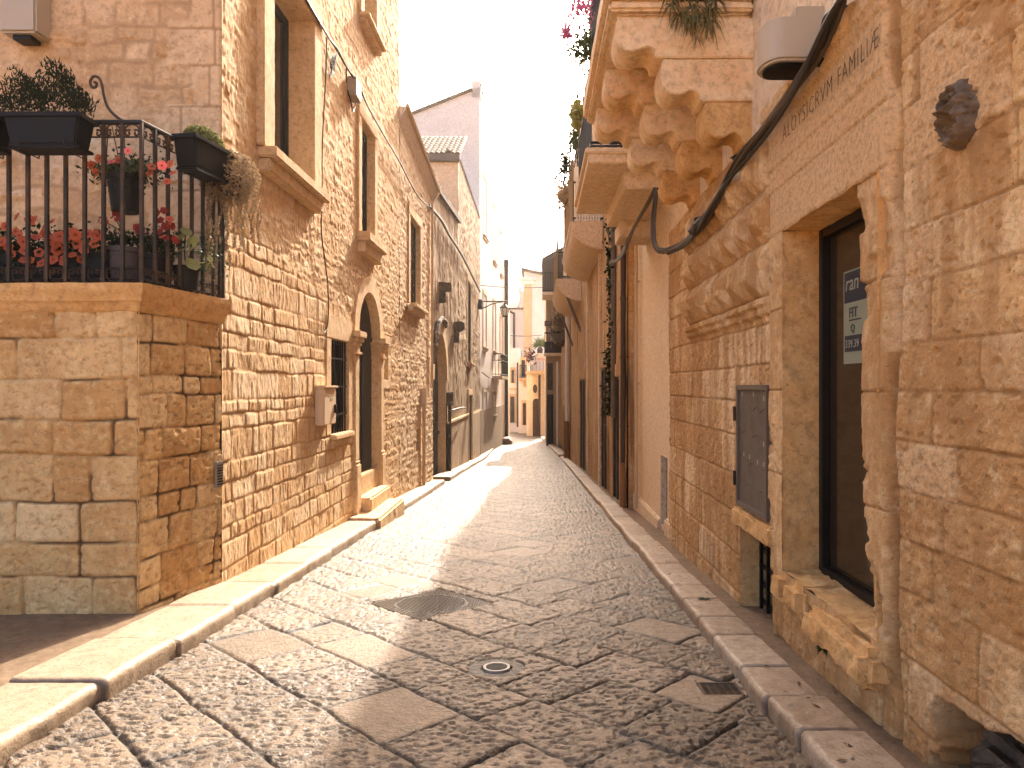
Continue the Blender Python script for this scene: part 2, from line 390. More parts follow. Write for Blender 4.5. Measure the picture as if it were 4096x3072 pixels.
def window(fr, parent, u0, u1, v0, v1, rec=.22, jw=.24, jp=.06, sill=None, trim=None, pane=None, frm=None, lintel=.26, bars=0, shutter=False, part='window', mull=1, cell=.05, rough=.006):
    trim = trim or m_trim; pane = pane or m_glass; frm = frm or m_wood
    w = fr.box(MB(), u0, u1, v0, v1, -rec - .04, -rec).build(part, pane, parent)
    f = MB(); t = .05
    fr.box(f, u0, u0 + t, v0, v1, -rec + .003, -rec + .045); fr.box(f, u1 - t, u1, v0, v1, -rec + .003, -rec + .045)
    fr.box(f, u0 + t, u1 - t, v1 - t, v1, -rec + .003, -rec + .045); fr.box(f, u0 + t, u1 - t, v0, v0 + t, -rec + .003, -rec + .045)
    for k in range(mull):
        c = u0 + (u1 - u0) * (k + 1) / (mull + 1); fr.box(f, c - .03, c + .03, v0 + t, v1 - t, -rec + .003, -rec + .05)
    f.build('frame', frm, w)
    if shutter:
        s = MB(); k = v0 + .08
        while k < v1 - .06:
            fr.box(s, u0 + t, u1 - t, k, k + .025, -rec + .004, -rec + .035); k += .06
        s.build('shutter', frm, w)
    reveal(fr, trim, w, u0, u1, v0, v1, .01, -rec, amp=rough, cell=cell)
    if jw:
        s = MB()
        fr.box(s, u0 - jw, u0, v0, v1, -.02, jp); fr.box(s, u1, u1 + jw, v0, v1, -.02, jp); fr.box(s, u0 - jw, u1 + jw, v1, v1 + lintel, -.02, jp + .003)
        s.build('surround', trim, w, bevel=.012, rough=rough, cell=max(cell, .06))
    if sill:
        e, pr, th = sill; s = MB()
        fr.box(s, u0 - e, u1 + e, v0 - th * .45, v0, -.05, pr); fr.box(s, u0 - e + .03, u1 + e - .03, v0 - th, v0 - th * .45, -.05, pr * .62)
        s.build('sill', trim, w, bevel=.015, rough=rough, cell=max(cell, .06))
    if bars:
        b = MB()
        for k in range(bars):
            c = u0 + (u1 - u0) * (k + .5) / bars; b.tube([fr.pt(c, v0, -rec + .1), fr.pt(c, v1, -rec + .1)], .011, 6)
        for z in (v0 + .2 * (v1 - v0), (v0 + v1) / 2, v0 + .8 * (v1 - v0)): fr.box(b, u0, u1, z - .012, z + .012, -rec + .085, -rec + .115)
        b.build('bar_grille', m_iron, w)
    return w
def leaves(n, pts, size, seed, flat=0.):
    """n leaf faces scattered over pts(rng) -> (point)"""
    r = random.Random(seed); mb = MB()
    for _ in range(n):
        p = Vector(pts(r)); s = size * r.uniform(.6, 1.3)
        d = Vector((r.gauss(0, 1), r.gauss(0, 1), r.gauss(0, 1) * (1 - flat))).normalized(); e = d.orthogonal().normalized()
        e = (Matrix.Rotation(r.uniform(0, 6.28), 3, d) @ e); k = d.cross(e)
        mb.add([p - e * s * .5, p + k * s * .28 + d * s * .05, p + e * s * .5, p - k * s * .28 + d * s * .05], [(0, 1, 2, 3)])
    return mb
def blades(mb, c, n, ln, w, r, up=.5, droop=1.0):
    c = Vector(c)
    for _ in range(n):
        a = r.uniform(0, 6.283); l = ln * r.uniform(.6, 1.15); d = Vector((math.cos(a), math.sin(a), 0)); s = Vector((-d.y, d.x, 0)) * w
        p = []; u = up * r.uniform(.5, 1.3)
        for t in (0, .33, .66, 1): p.append(c + d * l * t * .8 + Vector((0, 0, l * (u * t - droop * t * t))))
        vs = []
        for q, k in zip(p, (.7, 1, .7, .12)): vs += [q - s * k, q + s * k]
        mb.add(vs, [(0, 1, 3, 2), (2, 3, 5, 4), (4, 5, 7, 6)])
    return mb
def bloom(mb, c, nrm, r, rn, cup=.35):
    """five-petalled trumpet flower"""
    n = Vector(nrm).normalized(); e = n.orthogonal().normalized(); k = n.cross(e); c = Vector(c); m = 10; vs = [c - n * r * cup]; a0 = rn.uniform(0, 6)
    for i in range(m):
        q = a0 + 6.2832 * i / m; rr = r * (1 if i % 2 == 0 else .8); vs.append(c + (e * math.cos(q) + k * math.sin(q)) * rr * .5 - n * r * .05)
    for i in range(m):
        q = a0 + 6.2832 * i / m; rr = r * (1.05 if i % 2 == 0 else .86); vs.append(c + (e * math.cos(q) + k * math.sin(q)) * rr - n * r * rn.uniform(0, .16))
    fs = [(0, 1 + i, 1 + (i + 1) % m) for i in range(m)] + [(1 + i, 1 + m + i, 1 + m + (i + 1) % m, 1 + (i + 1) % m) for i in range(m)]
    return mb.add(vs, fs)
def text(body, mat, parent, name, pos, xdir, size, up=(0, 0, 1), width=None, depth=.001, shear=0, align='LEFT', thin=0):
    cu = bpy.data.curves.new(name, 'FONT'); cu.body = body; cu.size = size; cu.extrude = depth; cu.shear = shear; cu.align_x = align; cu.resolution_u = 3; cu.offset = thin; cu.space_character = 1.2 if thin else 1
    o = bpy.data.objects.new('tmp', cu); C.objects.link(o); bpy.context.view_layer.update()
    dg = bpy.context.evaluated_depsgraph_get(); me = bpy.data.meshes.new_from_object(o.evaluated_get(dg)); bpy.data.objects.remove(o)
    X = Vector(xdir).normalized(); Y = Vector(up).normalized(); Z = X.cross(Y)
    xs = [v.co.x for v in me.vertices]; sx = 1
    if width: sx = width / (max(xs) - min(xs))
    M = Matrix(((X.x * sx, Y.x, Z.x, pos[0]), (X.y * sx, Y.y, Z.y, pos[1]), (X.z * sx, Y.z, Z.z, pos[2]), (0, 0, 0, 1)))
    me.transform(M); me.name = name
    return link(name, me, mat, parent)
def curve(pts, n=8):
    """smooth path through points (Catmull-Rom)"""
    p = [Vector(q) for q in pts]; p = [p[0] * 2 - p[1]] + p + [p[-1] * 2 - p[-2]]; out = []
    for i in range(1, len(p) - 2):
        for k in range(n):
            t = k / n; a, b, c, d = p[i - 1:i + 3]
            out.append(.5 * ((2 * b) + (c - a) * t + (2 * a - 5 * b + 4 * c - d) * t * t + (3 * b - a - 3 * c + d) * t ** 3))
    out.append(p[-2]); return out
# ================================================================== GROUND
XR, XL = 1.245, -2.45                    # road edges
def xl(Y): return XL - .012 * np.clip(Y - 8, 0, 20)      # the left kerb drifts outwards a little
def plane(name, x0, x1, ys, dz, mat, kind='structure'):
    v = []; f = []
    for y in ys: v += [(x0, y, gz(y) + dz), (x1, y, gz(y) + dz)]
    for i in range(len(ys) - 1): f.append((2 * i, 2 * i + 1, 2 * i + 3, 2 * i + 2))
    return MB().add(v, f).build(name, mat, None, kind=kind)
plane('ground', -200, 200, [-60, 0, 20, 36, 60, 120, 300], -.35, m_asph)

# road of big limestone slabs set on the diagonal
us = np.linspace(-3.3, 1.62, 620)
vs = axis(1.2, 100, lambda y: min(.5, max(.009, .55 * y * y / 1085)))
U, V = np.meshgrid(us, vs)
S = (U + V) / math.sqrt(2); T = (U - V) / math.sqrt(2)
MP = Masonry(-4, 76, -76, 4, (.42, .58), (.40, .74), 21, warp=.03, ws=2.4)
d, lu, lv, rn = MP.ev(T, S)
smooth = sst(rn[..., 2], .80, .82)                        # a few slabs are worn smooth
stn = rn[..., 0].copy()
for px_, py_, tone in ((-1.05, 4.84, .95), (-1.17, 3.88, .9), (-.70, 3.72, .35)):   # three slabs worn smooth
    q_ = MP.ev(np.array([[(px_ - py_) / math.sqrt(2)]]), np.array([[(px_ + py_) / math.sqrt(2)]]))[3][0, 0]
    m_ = (rn[..., 0] == q_[0]) & (rn[..., 1] == q_[1]); smooth = np.where(m_, 1., smooth); stn = np.where(m_, tone, stn)
e = np.clip((d - .003 - .005 * rn[..., 3].clip(0, 1)) / .03, 0, 1); pr = np.sqrt(np.clip(1 - (1 - e) ** 2, 0, 1))
dvs = np.gradient(vs); fq = np.minimum(44, 1 / (2.3 * dvs)); Vw = (np.concatenate([[0], np.cumsum(fq[:-1] * np.diff(vs))]))[:, None] + 0 * U
fade = 1 - .3 * sst(V, 6, 14); ch = fbm(U * 27, Vw, 2, 4)
pit = (1 - sst(ch, .33, .50)) * (1 - smooth * .85); ch2 = fbm(S * 9, T * 9, 3, 8)
h = -.017 + pr * (.017 + .009 * (rn[..., 1] - .5) + .004 * (lu * rn[..., 2] + lv * rn[..., 3]))
h += pr * (1 - smooth) * .0064 * fade * (sst(ch, .25, .58) - .5) * 2 + .006 * (ch2 - .5) + .012 * (fbm(U * 1.1, V * 1.1, 2, 3) - .5)
dvj = np.minimum(np.gradient(vs), .14)[:, None]
jo = np.clip(1 - sst(d, .003 + .15 * dvj, .010 + .4 * dvj) + .7 * (1 - smooth) * sst(fbm(U * 1.3, V * 1.3, 3, 31), .58, .7) * (1 - sst(d, .01, .09)), 0, 1)
# covers are let into the slabs: keep the bed low there
ca = np.maximum(abs((U + .94) - (V - 6.235)), abs((U + .94) + (V - 6.235))) / math.sqrt(2)
inm = ca < .41; h = np.where(inm, -.03, h)
r2 = np.hypot(U + .264, V - 4.58); h = np.where(r2 < .19, np.where(r2 < .1, -.03, -.016 + .004 * ch), h); jo = np.where(r2 < .19, 1, jo)
ig = (abs(U - 1.10) < .12) & (abs(V - 4.2) < .105); h = np.where(ig, -.05, h)
P = np.stack([U, V, gza(V) + h], -1)
gridmesh('road', P, m_pave, None, None, {'stone': stn, 'joint': np.maximum(jo, .55 * pit)}, kind='structure')

def kerb(name, xo, xi, y0, y1, hgt, seed, ln=(.7, 1.1), nose=.05, mat=None, step=.03, lip=.0):
    """rounded kerb slabs from the road edge xo(Y) to xi, joints every slab"""
    s = 1 if xi > xo(np.array([y0]))[0] else -1
    r = random.Random(seed); cuts = [y0]
    while cuts[-1] < y1: cuts.append(cuts[-1] + r.uniform(*ln))
    cuts = np.array(cuts); rn = np.array([[r.random(), r.uniform(-1, 1)] for _ in cuts])
    Y = axis(y0, y1, lambda y: min(.2, max(step * .45, .0016 * y * y * .5)))
    q = np.linspace(0, math.pi / 2, 6)
    wd = abs(xi - xo(np.array([y0]))[0])
    prof = [(0.015, -.12), (0.004, 0.0), (0, hgt - nose)] + [(nose * (1 - math.cos(a)), hgt - nose + nose * math.sin(a)) for a in q[1:]] + list(zip(np.linspace(nose + .03, wd, 12), [hgt] * 12))
    prof = np.array(prof); Y = np.concatenate([[Y[0]], Y, [Y[-1]]]); Yg, I = np.meshgrid(Y, np.arange(len(prof))); a = prof[I, 0]; z = prof[I, 1]
    k = np.clip(np.searchsorted(cuts, Yg) - 1, 0, len(cuts) - 2); dj = np.minimum(Yg - cuts[k], cuts[k + 1] - Yg)
    dj = np.where(k < 0, 1, dj)
    j = 1 - sst(dj, .004, .02); off = rn[k, 1] * .012
    w = fbm(Yg * 5, a * 7, 3, seed) - .5
    x = xo(Yg) + s * (a + off + .025 * w * (a < .06) + .012 * j * (a < .08)); zz = gza(Yg) + z - .018 * j * (I > 1) + rn[k, 1] * .006 + .01 * (fbm(Yg * 6, a * 9, 3, seed + 2) - .5)
    for c_ in (0, -1): zz[:, c_] = np.minimum(zz[:, c_], gza(Yg[:, c_]) - .12)
    P = np.stack([x, Yg, zz], -1)
    return gridmesh(name, P, mat or m_kerb, None, None, {'stone': rn[k, 0], 'joint': j * .8}, kind='structure', flip=s < 0)
kerb('left_kerb', lambda Y: xl(Y), -3.0, 3.985, 19.7, .125, 3)
kerb('left_kerb_far', lambda Y: xl(Y) + .03, -3.12, 20.9, 50, .13, 5)
kerb('left_kerb_near', lambda Y: xl(Y) - .03, -3.0, 1.2, 4.0, .105, 11, nose=.045)
kerb('right_kerb', lambda Y: XR + 0 * Y, 1.55, 1.2, 37, .105, 8, ln=(.42, .66), nose=.035, step=.02)
kerb('right_kerb_far', lambda Y: XR - .1 - .045 * np.clip(Y - 38, 0, 30), 1.6, 37.6, 57, .13, 9, ln=(.6, 1.0))
plane('square', -14, 14, [-26, -13, 0, 1.25], -.004, m_trimo)  # unseen paving behind the camera, added to bounce warm light onto shaded walls
plane('right_gutter', 1.53, 2.05, list(np.arange(1, 60, 1.)), .085, m_asph)
plane('left_pavement', -9, -2.93, list(np.arange(1, 7.1, 1.)), .102, m_asph)
plane('left_landing', -3.4, -2.75, [19.5, 20, 20.5, 21.2], .03, m_kerb)

# ================================================================== LEFT: stone house
WL = -2.93
FL = Frame((WL, 0, 0), (0, 1, 0), (1, 0, 0))
def hole(u0, u1, v0, v1): return ('r', u0, u1, v0, v1)
house = thing('stone_house', 'tall corner house of rough tawny limestone with arched portal, beside the railed terrace', 'house', (-2.93, 6.5, gz(6.5)))
MD = Masonry(-2, 12, 5, 21, (.125, .30), (.13, .62), 31, warp=.022, ws=3)
MR = Masonry(-2, 12, 5, 21, (.08, .20), (.10, .42), 37, warp=.05, ws=6)
def h_side(U, V):
    a, sa, ja = relief(MD, U, V, jw=.005, jd=.009, rr=.028, amp=.009, rough=.0075, rs=(26, 9), tilt=.005, seed=3)
    b, sb, jb = relief(MR, U, V, jw=.014, jd=.004, rr=.05, amp=.013, rough=.012, rs=(22, 20), tilt=.006, seed=9)
    lim = 3.15 - .12 * (U - 6.5) + .5 * (fbm(U * .8, V * .8, 2, 77) - .5)
    w = np.maximum(sst(V - lim, -.05, .12), sst(U + .6 * (fbm(U, V, 2, 5) - .5), 13.2, 13.5))
    h = a * (1 - w) + b * w
    h = h + .02 * (fbm(U * .5, V * .5, 2, 12) - .5)
    # straight dressed quoin at the corner
    q = 1 - sst(U, 6.5, 6.53); h = h * (1 - q) + .004 * q
    return h, sa * (1 - w) + sb * w, np.clip(ja * (1 - w) + jb * .35 * w, 0, 1)
holes = [hole(7.62, 8.98, 4.08, 6.23), hole(11.58, 12.5, 4.08, 6.0), hole(11.7, 12.6, 7.72, 9.6), hole(9.94, 10.85, .86, 2.23), hole(13.4, 13.75, 1.68, 2.33), ('a', 11.42, 12.98, -.32, 2.40, .1)]
wall(FL, m_dress, house, (6.5, 14.9, lambda y: .011 + .0011 * (y - 6.5)), (-1.3, 11.5, lambda z: .0125 if z < 4.6 else .022), h_side, holes, depth=7)
# gable wall that faces the camera, above the terrace
FG = Frame((0, 6.5, 0), (1, 0, 0), (0, -1, 0))
MG = Masonry(1.5, 12, -9, -2.5, (.15, .27), (.2, .55), 41, warp=.07, ws=2.6)
MQ = Masonry(1.5, 12, -9, -2.5, (.34, .42), (.5, .8), 43, warp=.004, ws=4)
def h_gable(U, V):
    b, sb, jb = relief(MG, U, V, jw=.018, jd=.03, rr=.03, amp=.085, rough=.038, rs=(9, 13), tilt=.03, pit=.012, seed=19)
    b = np.maximum(b, .006 + .012 * fbm(U * 6, V * 6, 3, 6)); 
    q, sq, jq = relief(MQ, U, V, jw=.004, jd=.006, rr=.014, amp=.01, rough=.008, rs=(8, 11), pit=.01, seed=23)
    e = np.where(np.floor((V - 1.5) / .38) % 2 == 0, -3.42, -3.2); w = sst(U + .05 * (fbm(U * 4, V * 4, 2, 2) - .5), e - .02, e + .02)
    h = b * (1 - w) + (q + .022) * w
    k = sst(U, -2.94, -2.93)
    return h * (1 - k), sb * (1 - w) + (.6 + .3 * sq) * w, np.clip(.6 * jb * sst(fbm(U * 3, V * 3, 3, 88), .46, .62) * (1 - w) + jq * .8 * w, 0, 1)  # patchy dark joint colour doubles as painted shade under the stone edges
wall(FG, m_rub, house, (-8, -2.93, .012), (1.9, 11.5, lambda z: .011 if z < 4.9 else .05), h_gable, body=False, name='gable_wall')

window(FL, house, 7.62, 8.98, 4.08, 6.23, rec=.3, jw=.3, jp=.08, sill=(.28, .2, .26), lintel=.3)
window(FL, house, 11.58, 12.5, 4.08, 6.0, rec=.15, jw=.2, jp=.04, sill=(.2, .22, .34), lintel=.22)
window(FL, house, 11.7, 12.6, 7.72, 9.6, rec=.25, jw=.22, jp=.05, sill=(.2, .18, .16))
w4 = window(FL, house, 9.94, 10.85, .86, 2.23, rec=.13, jw=.22, jp=.012, sill=(.05, .1, .17), lintel=.34, bars=7)
# dark back of the small blind niche beside the portal
nb = MB(); FL.box(nb, 13.4, 13.75, 1.68, 2.33, -.24, -.2); ni = nb.build('niche', m_trim, house); reveal(FL, m_trim, ni, 13.4, 13.75, 1.68, 2.33, .01, -.2)
s = MB(); FL.box(s, 13.22, 13.9, 1.5, 1.68, -.02, .02); s.build('sill', m_trim, ni, bevel=.01, rough=.006); s = MB(); FL.box(s, 13.22, 13.9, 2.33, 2.5, -.02, .02); s.build('lintel', m_trim, ni, bevel=.01, rough=.006)
# arched portal
def arch(fr, parent, c, r, v0, vs, ring, proud, rec, mat, leafmat, name='portal_door', n=18, cell=.08, ringmesh=True):
    pts = [(c - r, v0), (c - r, vs)] + [(c + r * math.cos(math.pi - math.pi * i / n), vs + r * math.sin(math.pi * i / n)) for i in range(1, n)] + [(c + r, vs), (c + r, v0)]
    leaf = MB().prism(pts, lambda p, k: fr.pt(p[0], p[1], -rec - .04 * k)).build(name, leafmat, parent)
    inn = [(c + r * math.cos(math.pi - math.pi * i / n), vs + r * math.sin(math.pi * i / n)) for i in range(n + 1)]
    out = [(c + (r + ring) * math.cos(math.pi - math.pi * i / n), vs + (r + ring) * math.sin(math.pi * i / n)) for i in range(n + 1)]
    mb = MB()
    for i in range(n):
        a, b, cc, d = inn[i], inn[i + 1], out[i + 1], out[i]
        mb.add([fr.pt(*a, -rec), fr.pt(*b, -rec), fr.pt(*cc, -.05), fr.pt(*d, -.05), fr.pt(*a, proud), fr.pt(*b, proud), fr.pt(*cc, proud), fr.pt(*d, proud)], [(4, 5, 6, 7), (0, 1, 5, 4), (3, 7, 6, 2)])
    mb.build('arch_ring', mat, leaf, rough=.005, cell=cell)
    for u0, u1 in ((c - r - .1, c - r), (c + r, c + r + .1)): j = MB(); fr.box(j, u0, u1, v0, vs, -rec, .0); j.build('jamb', mat, leaf, rough=.004, cell=cell)
    return leaf
pd = arch(FL, house, 12.2, .78, -.32, 2.40, .27, .03, .14, m_trim, m_wood)
db = MB(); FL.box(db, 12.18, 12.22, .07, 2.36, -.14, -.11); FL.box(db, 11.42, 12.98, 2.36, 2.44, -.14, -.10)
for z in (.25, 1.3):
    for a in (11.52, 12.3): FL.box(db, a, a + .55, z, z + .9, -.14, -.125)
db.build('door_panel', m_wood, pd, bevel=.008)
for c0, c1 in ((11.14, 11.42), (12.98, 13.26)):
    p = MB(); FL.box(p, c0 + .03, c1, .35, 2.15, -.2, .035); FL.box(p, c0, c1, -.75, .30, -.2, .07); FL.box(p, c0 + .01, c1, .30, .36, -.2, .055)
    p.build('pilaster', m_trim, pd, bevel=.02, rough=.006, cell=.09)
    k = MB()
    for z0, z1, e in ((2.06, 2.11, .045), (2.11, 2.20, .01), (2.20, 2.26, .035), (2.26, 2.33, .07), (2.33, 2.43, .11)): FL.box(k, c0 - e, c1 + e * .5, z0, z1, -.2, .035 + e)
    k.build('capital', m_trim, pd, bevel=.012, smooth=True)
th = MB(); FL.box(th, 11.42, 12.98, -.33, .05, -.14, -.01); th.build('threshold', m_trim, pd, bevel=.015, rough=.008)
s1 = MB(); FL.box(s1, 11.45, 13.0, -.9, -.28, -.2, .22); s1.build('step', m_trim, house, bevel=.03, rough=.012, cell=.08)
s2 = MB(); FL.box(s2, 10.85, 12.85, -1.0, -.50, -.1, .50); s2.build('step', m_trim, house, bevel=.035, rough=.014, cell=.08)

# meter box with its padlock
mbx = thing('meter_box', 'cream metal meter box hung beside the barred ground floor window', 'meter box', (WL, 9.5, 1.0))
b = MB(); FL.box(b, 9.22, 9.76, 1.03, 1.53, .0, .13); b.build('case', m_box, mbx, bevel=.015)
b = MB(); FL.box(b, 9.2, 9.78, 1.525, 1.56, .0, .16); b.build('hood', m_box, mbx, bevel=.01)
b = MB(); FL.box(b, 9.48, 9.6, 1.36, 1.40, .12, .134); b.build('label_plate', m_paperl, mbx)
b = MB(); FL.box(b, 9.66, 9.70, 1.18, 1.30, .12, .16); b.tube([FL.pt(9.68, 1.22, .17), FL.pt(9.68, 1.16, .18)], .02, 8); b.build('padlock', m_iron, mbx)
cc = thing('security_camera', 'small white bullet camera fixed under the shuttered window sill', 'camera', at(1640, 1225, 15.9))
p = at(1628, 1222, 15.9); q = at(1642, 1232, 15.5)
MB().tube([p, p + (q - p) * .5 + Vector((.05, -.1, 0)), Vector((q.x + .06, q.y - .3, q.z))], .06, 10).build('body', m_lampw, cc, smooth=True)
MB().tube([Vector((WL, p.y, p.z)), p], .03, 8).build('bracket', m_lampw, cc)

# ---- lower house with its sloping eave, in line with the first
low = thing('eaved_house', 'lower rubble house with a plastered sloping eave and one shuttered window, between portal and gateway', 'house', (-2.93, 14.9, gz(15)))
def h_low(U, V):
    b, sb, jb = relief(MR, U, V, jw=.014, jd=.006, rr=.05, amp=.018, rough=.020, rs=(18, 16), tilt=.006, seed=9)
    return b + .03 * (fbm(U * .6, V * .6, 2, 15) - .5), sb, jb * .2
wall(FL, m_rub, low, (14.9, 19.7, .028), (-1.6, 7.1, .022), h_low, [hole(16.07, 17.45, 3.45, 5.5), hole(17.0, 17.6, -.05, .5)], depth=7)
window(FL, low, 16.07, 17.45, 3.45, 5.5, rec=.14, jw=.2, jp=.03, sill=(.2, .2, .2), lintel=.25, shutter=True)
nb = MB(); FL.box(nb, 17.0, 17.6, -.05, .5, -.24, -.2); ni = nb.build('niche', m_trim, low); reveal(FL, m_trim, ni, 17.0, 17.6, -.05, .5, .01, -.2)
e = MB(); z0, z1 = 7.45, 6.95
e.add([(WL - .02, 14.9, z0 - .28), (WL + .14, 14.9, z0 + .0), (WL + .14, 14.9, z0 + .06), (WL - .3, 14.9, z0 + .12), (WL - .02, 19.75, z1 - .28), (WL + .14, 19.75, z1), (WL + .14, 19.75, z1 + .06), (WL - .3, 19.75, z1 + .12)],
      [(0, 1, 5, 4), (1, 2, 6, 5), (2, 3, 7, 6), (0, 3, 2, 1), (4, 5, 6, 7), (0, 4, 7, 3)])
e.build('eave', m_white, low)
e = MB(); e.tube([(WL + .18, 14.85, z0 + .06), (WL + .18, 19.8, z1 + .06)], .045, 8); e.build('gutter', m_pipec, low)
dp = MB(); X = WL + .06; dp.tube([(WL + .18, 19.6, z1), (X, 19.2, z1 - .4), (X, 19.15, 1.5)], .035, 8); dp.build('downpipe', m_pipec, low)
gp = thing('gas_pipe', 'thin yellowish gas pipe rising from the pavement beside the carriage gateway', 'pipe', (WL, 17.4, gz(17.4)))
g = MB(); g.tube([(WL + .06, 17.75, gz(17.7)), (WL + .06, 17.75, 1.3)], .045, 8); g.build('pipe', m_pipec, gp)
g = MB(); g.box((WL, 17.68, 1.1), (WL + .14, 17.84, 1.5)); g.build('valve_box', m_box, gp, bevel=.01)

# ---- old house with the carriage gateway
XO = -3.05; FO = Frame((XO, 0, 0), (0, 1, 0), (1, 0, 0))
old = thing('gateway_house', 'old house with streaked flaking render and a tall arched carriage gateway', 'house', (XO, 28, gz(28)))
def h_old(U, V):
    s_ = fbm(U * 6, V * 1.1, 5, 51); r_ = fbm(U * 5, V * 5, 4, 53)
    rub = sst(U + .8 * (fbm(U, V, 2, 5) - .5), 30.3, 31.2) * sst(V, 1.2, 2.0)
    dado = 1 - sst(V, .25, .32)
    h = (.09 * (s_ - .5) + .04 * (r_ - .5)) * (1 - .75 * dado) + .05 * dado + .05 * rub * (fbm(U * 4, V * 5, 3, 8) - .5)
    return h
wall(FO, m_old, old, (19.75, 27.1, .045), (-2, 7.9, .04), h_old, [('a', 20.35, 23.45, -2, 1.35, .2)], depth=8)
cg = MB(); cg.add([(XO - .1, 19.7, 7.55), (XO + .12, 19.7, 7.5), (XO + .12, 27.1, 8.05), (XO - .1, 27.1, 8.1), (XO - .1, 19.7, 7.3), (XO + .12, 19.7, 7.3), (XO + .12, 27.1, 7.85), (XO - .1, 27.1, 7.85)], [(0, 1, 2, 3), (1, 5, 6, 2), (0, 4, 5, 1), (4, 7, 6, 5), (3, 2, 6, 7)])
cg.build('coping', m_dark, old, rough=.03, cell=.15)
gate = arch(FO, old, 21.9, 1.45, -2, 1.75, .35, .06, .26, m_trim, m_wood, name='gate', n=20, cell=.14)
gb = MB(); FO.box(gb, 20.45, 23.35, -.05, .1, -.26, -.2)
for a in (20.5, 21.2, 21.95, 22.65): FO.box(gb, a, a + .6, .3, 1.7, -.26, -.23)
gb.build('gate_panel', m_wood, gate, bevel=.01)
dm = MB()                                                  # weathered drip moulding over the arch
pts = [(21.9 + 1.9 * math.cos(math.pi - math.pi * i / 14 * .55 - .25), 1.75 + 1.9 * math.sin(math.pi * i / 14 * .55 + .25)) for i in range(15)]
dm.tube([FO.pt(a, b, .1) for a, b in pts], [.07 + .04 * rng.random() for _ in pts], 7); dm.build('drip_moulding', m_dark, gate, rough=.03, cell=.1)
hp = Vector((XO + .05, 23.9, 1.0))
window_old = window(FO, old, 30.6, 32.2, 2.6, 6.2, rec=.07, jw=.18, jp=.03, sill=(.15, .22, .2), trim=m_trim, cell=.2)
def h_up(U, V):
    rub = fbm(U * 5, V * 6, 4, 8)
    dado = 1 - sst(V, .25, .32); lowr = 1 - sst(V, 1.6, 2.4)
    return (.09 * (rub - .5)) * (1 - lowr) + lowr * .07 * (fbm(U * 5, V * 1.1, 4, 51) - .5) * (1 - .8 * dado) + .05 * dado
wall(FO, m_old, old, (27.1, 37.2, .07), (-2.6, 10.45, .06), h_up, [hole(30.6, 32.2, 2.6, 6.2), hole(30.8, 32.4, -2.2, 1.15)], depth=8, name='upper_wall')
dd = window(FO, old, 30.8, 32.4, -2.2, 1.15, rec=.06, jw=.14, jp=.07, part='door', pane=m_wood, frm=m_rust, mull=1, cell=.25)
window(FO, old, 28.9, 29.7, 2.5, 3.5, rec=.05, jw=.1, jp=.02, cell=.2)
# dado strip edge and drain pipe
b = MB(); FO.box(b, 23.5, 30.6, .28, .36, 0, .09); b.build('dado_moulding', m_trim, old, rough=.01, cell=.3)
b = MB(); b.tube([(XO + .09, 23.75, .9), (XO + .09, 23.75, gz(23.7))], .06, 8); b.box((XO, 23.6, .9), (XO + .22, 23.9, 1.35)); b.build('drain_stack', m_pipeb, old)
# attic with tiled roof
fa = Frame((0, 27.1, 0), (1, 0, 0), (0, -1, 0))
b = MB(); fa.box(b, -8, XO + .002, 7.0, 10.3, -.3, .003); b.build('attic_front', m_plas, old)
b = MB(); fa.box(b, -6.2, XO + .08, 10.22, 10.5, -.02, .2); b.build('roof_gutter', m_greyd, old, bevel=.03)
rt = MB(); nx = 16; x0, x1 = -6.2, XO + .08
for i in range(nx):
    xa = x0 + (x1 - x0) * (i + .5) / nx
    for k in range(8):
        ya = 27.05 + k * .34; za = 10.5 + k * .2; r_ = .115
        vs_ = []; m_ = 7
        for (yy, zz) in ((ya, za), (ya + .42, za + .225)):
            for q in range(m_): t = math.pi * q / (m_ - 1); vs_.append((xa + r_ * math.cos(t) + rng.uniform(-.006, .006), yy, zz + r_ * math.sin(t)))
        rt.add(vs_, [(q, q + 1, m_ + q + 1, m_ + q) for q in range(m_ - 1)] + [tuple(range(m_))])
rt.add([(x0, 27.05, 10.5), (x1, 27.05, 10.5), (x1, 29.85, 12.1), (x0, 29.85, 12.1)], [(0, 1, 2, 3)])
rt.build('tiled_roof', m_tile, old, smooth=True)
rf = MB(); rf.add([(XO + .06, 27.05, 10.45), (XO + .06, 37.2, 10.45), (XO - .5, 37.2, 10.8), (XO - .5, 27.05, 10.8)], [(0, 1, 2, 3)]); rf.build('verge', m_white, old)
for nm, (px, py0, py1, yy) in (('a', (1757, 1130, 1212, 21.8)), ('b', (1818, 1288, 1372, 25.6))):
    a = Vector((XO, yy, H - (py0 - VY) * yy / FPX)); hh = (py1 - py0) * yy / FPX
    s = MB(); FO.box(s, yy - .16, yy + .16, a.z - hh * .45, a.z, -.05, .38); FO.box(s, yy - .13, yy + .13, a.z - hh, a.z - hh * .45, -.05, .2)
    tag(s.build('stone_corbel', m_dark, None, loc=(XO, yy, a.z), bevel=.04, rough=.05, cell=.1), 'dark weathered stone corbel jutting from flaking wall ' + ('above the carriage gateway crown' if nm == 'a' else 'between the gateway and the tall upper window'), 'corbel')
br = MB(); br.tube(curve([FO.pt(23.3, .72, .1), FO.pt(25, .78, .35), FO.pt(27.4, .70, .25)]), .03, 6)
tag(br.build('iron_rod', m_rust, None, loc=(XO, 24, .7)), 'rusty iron rod strung along the flaking wall past the gateway', 'rod')

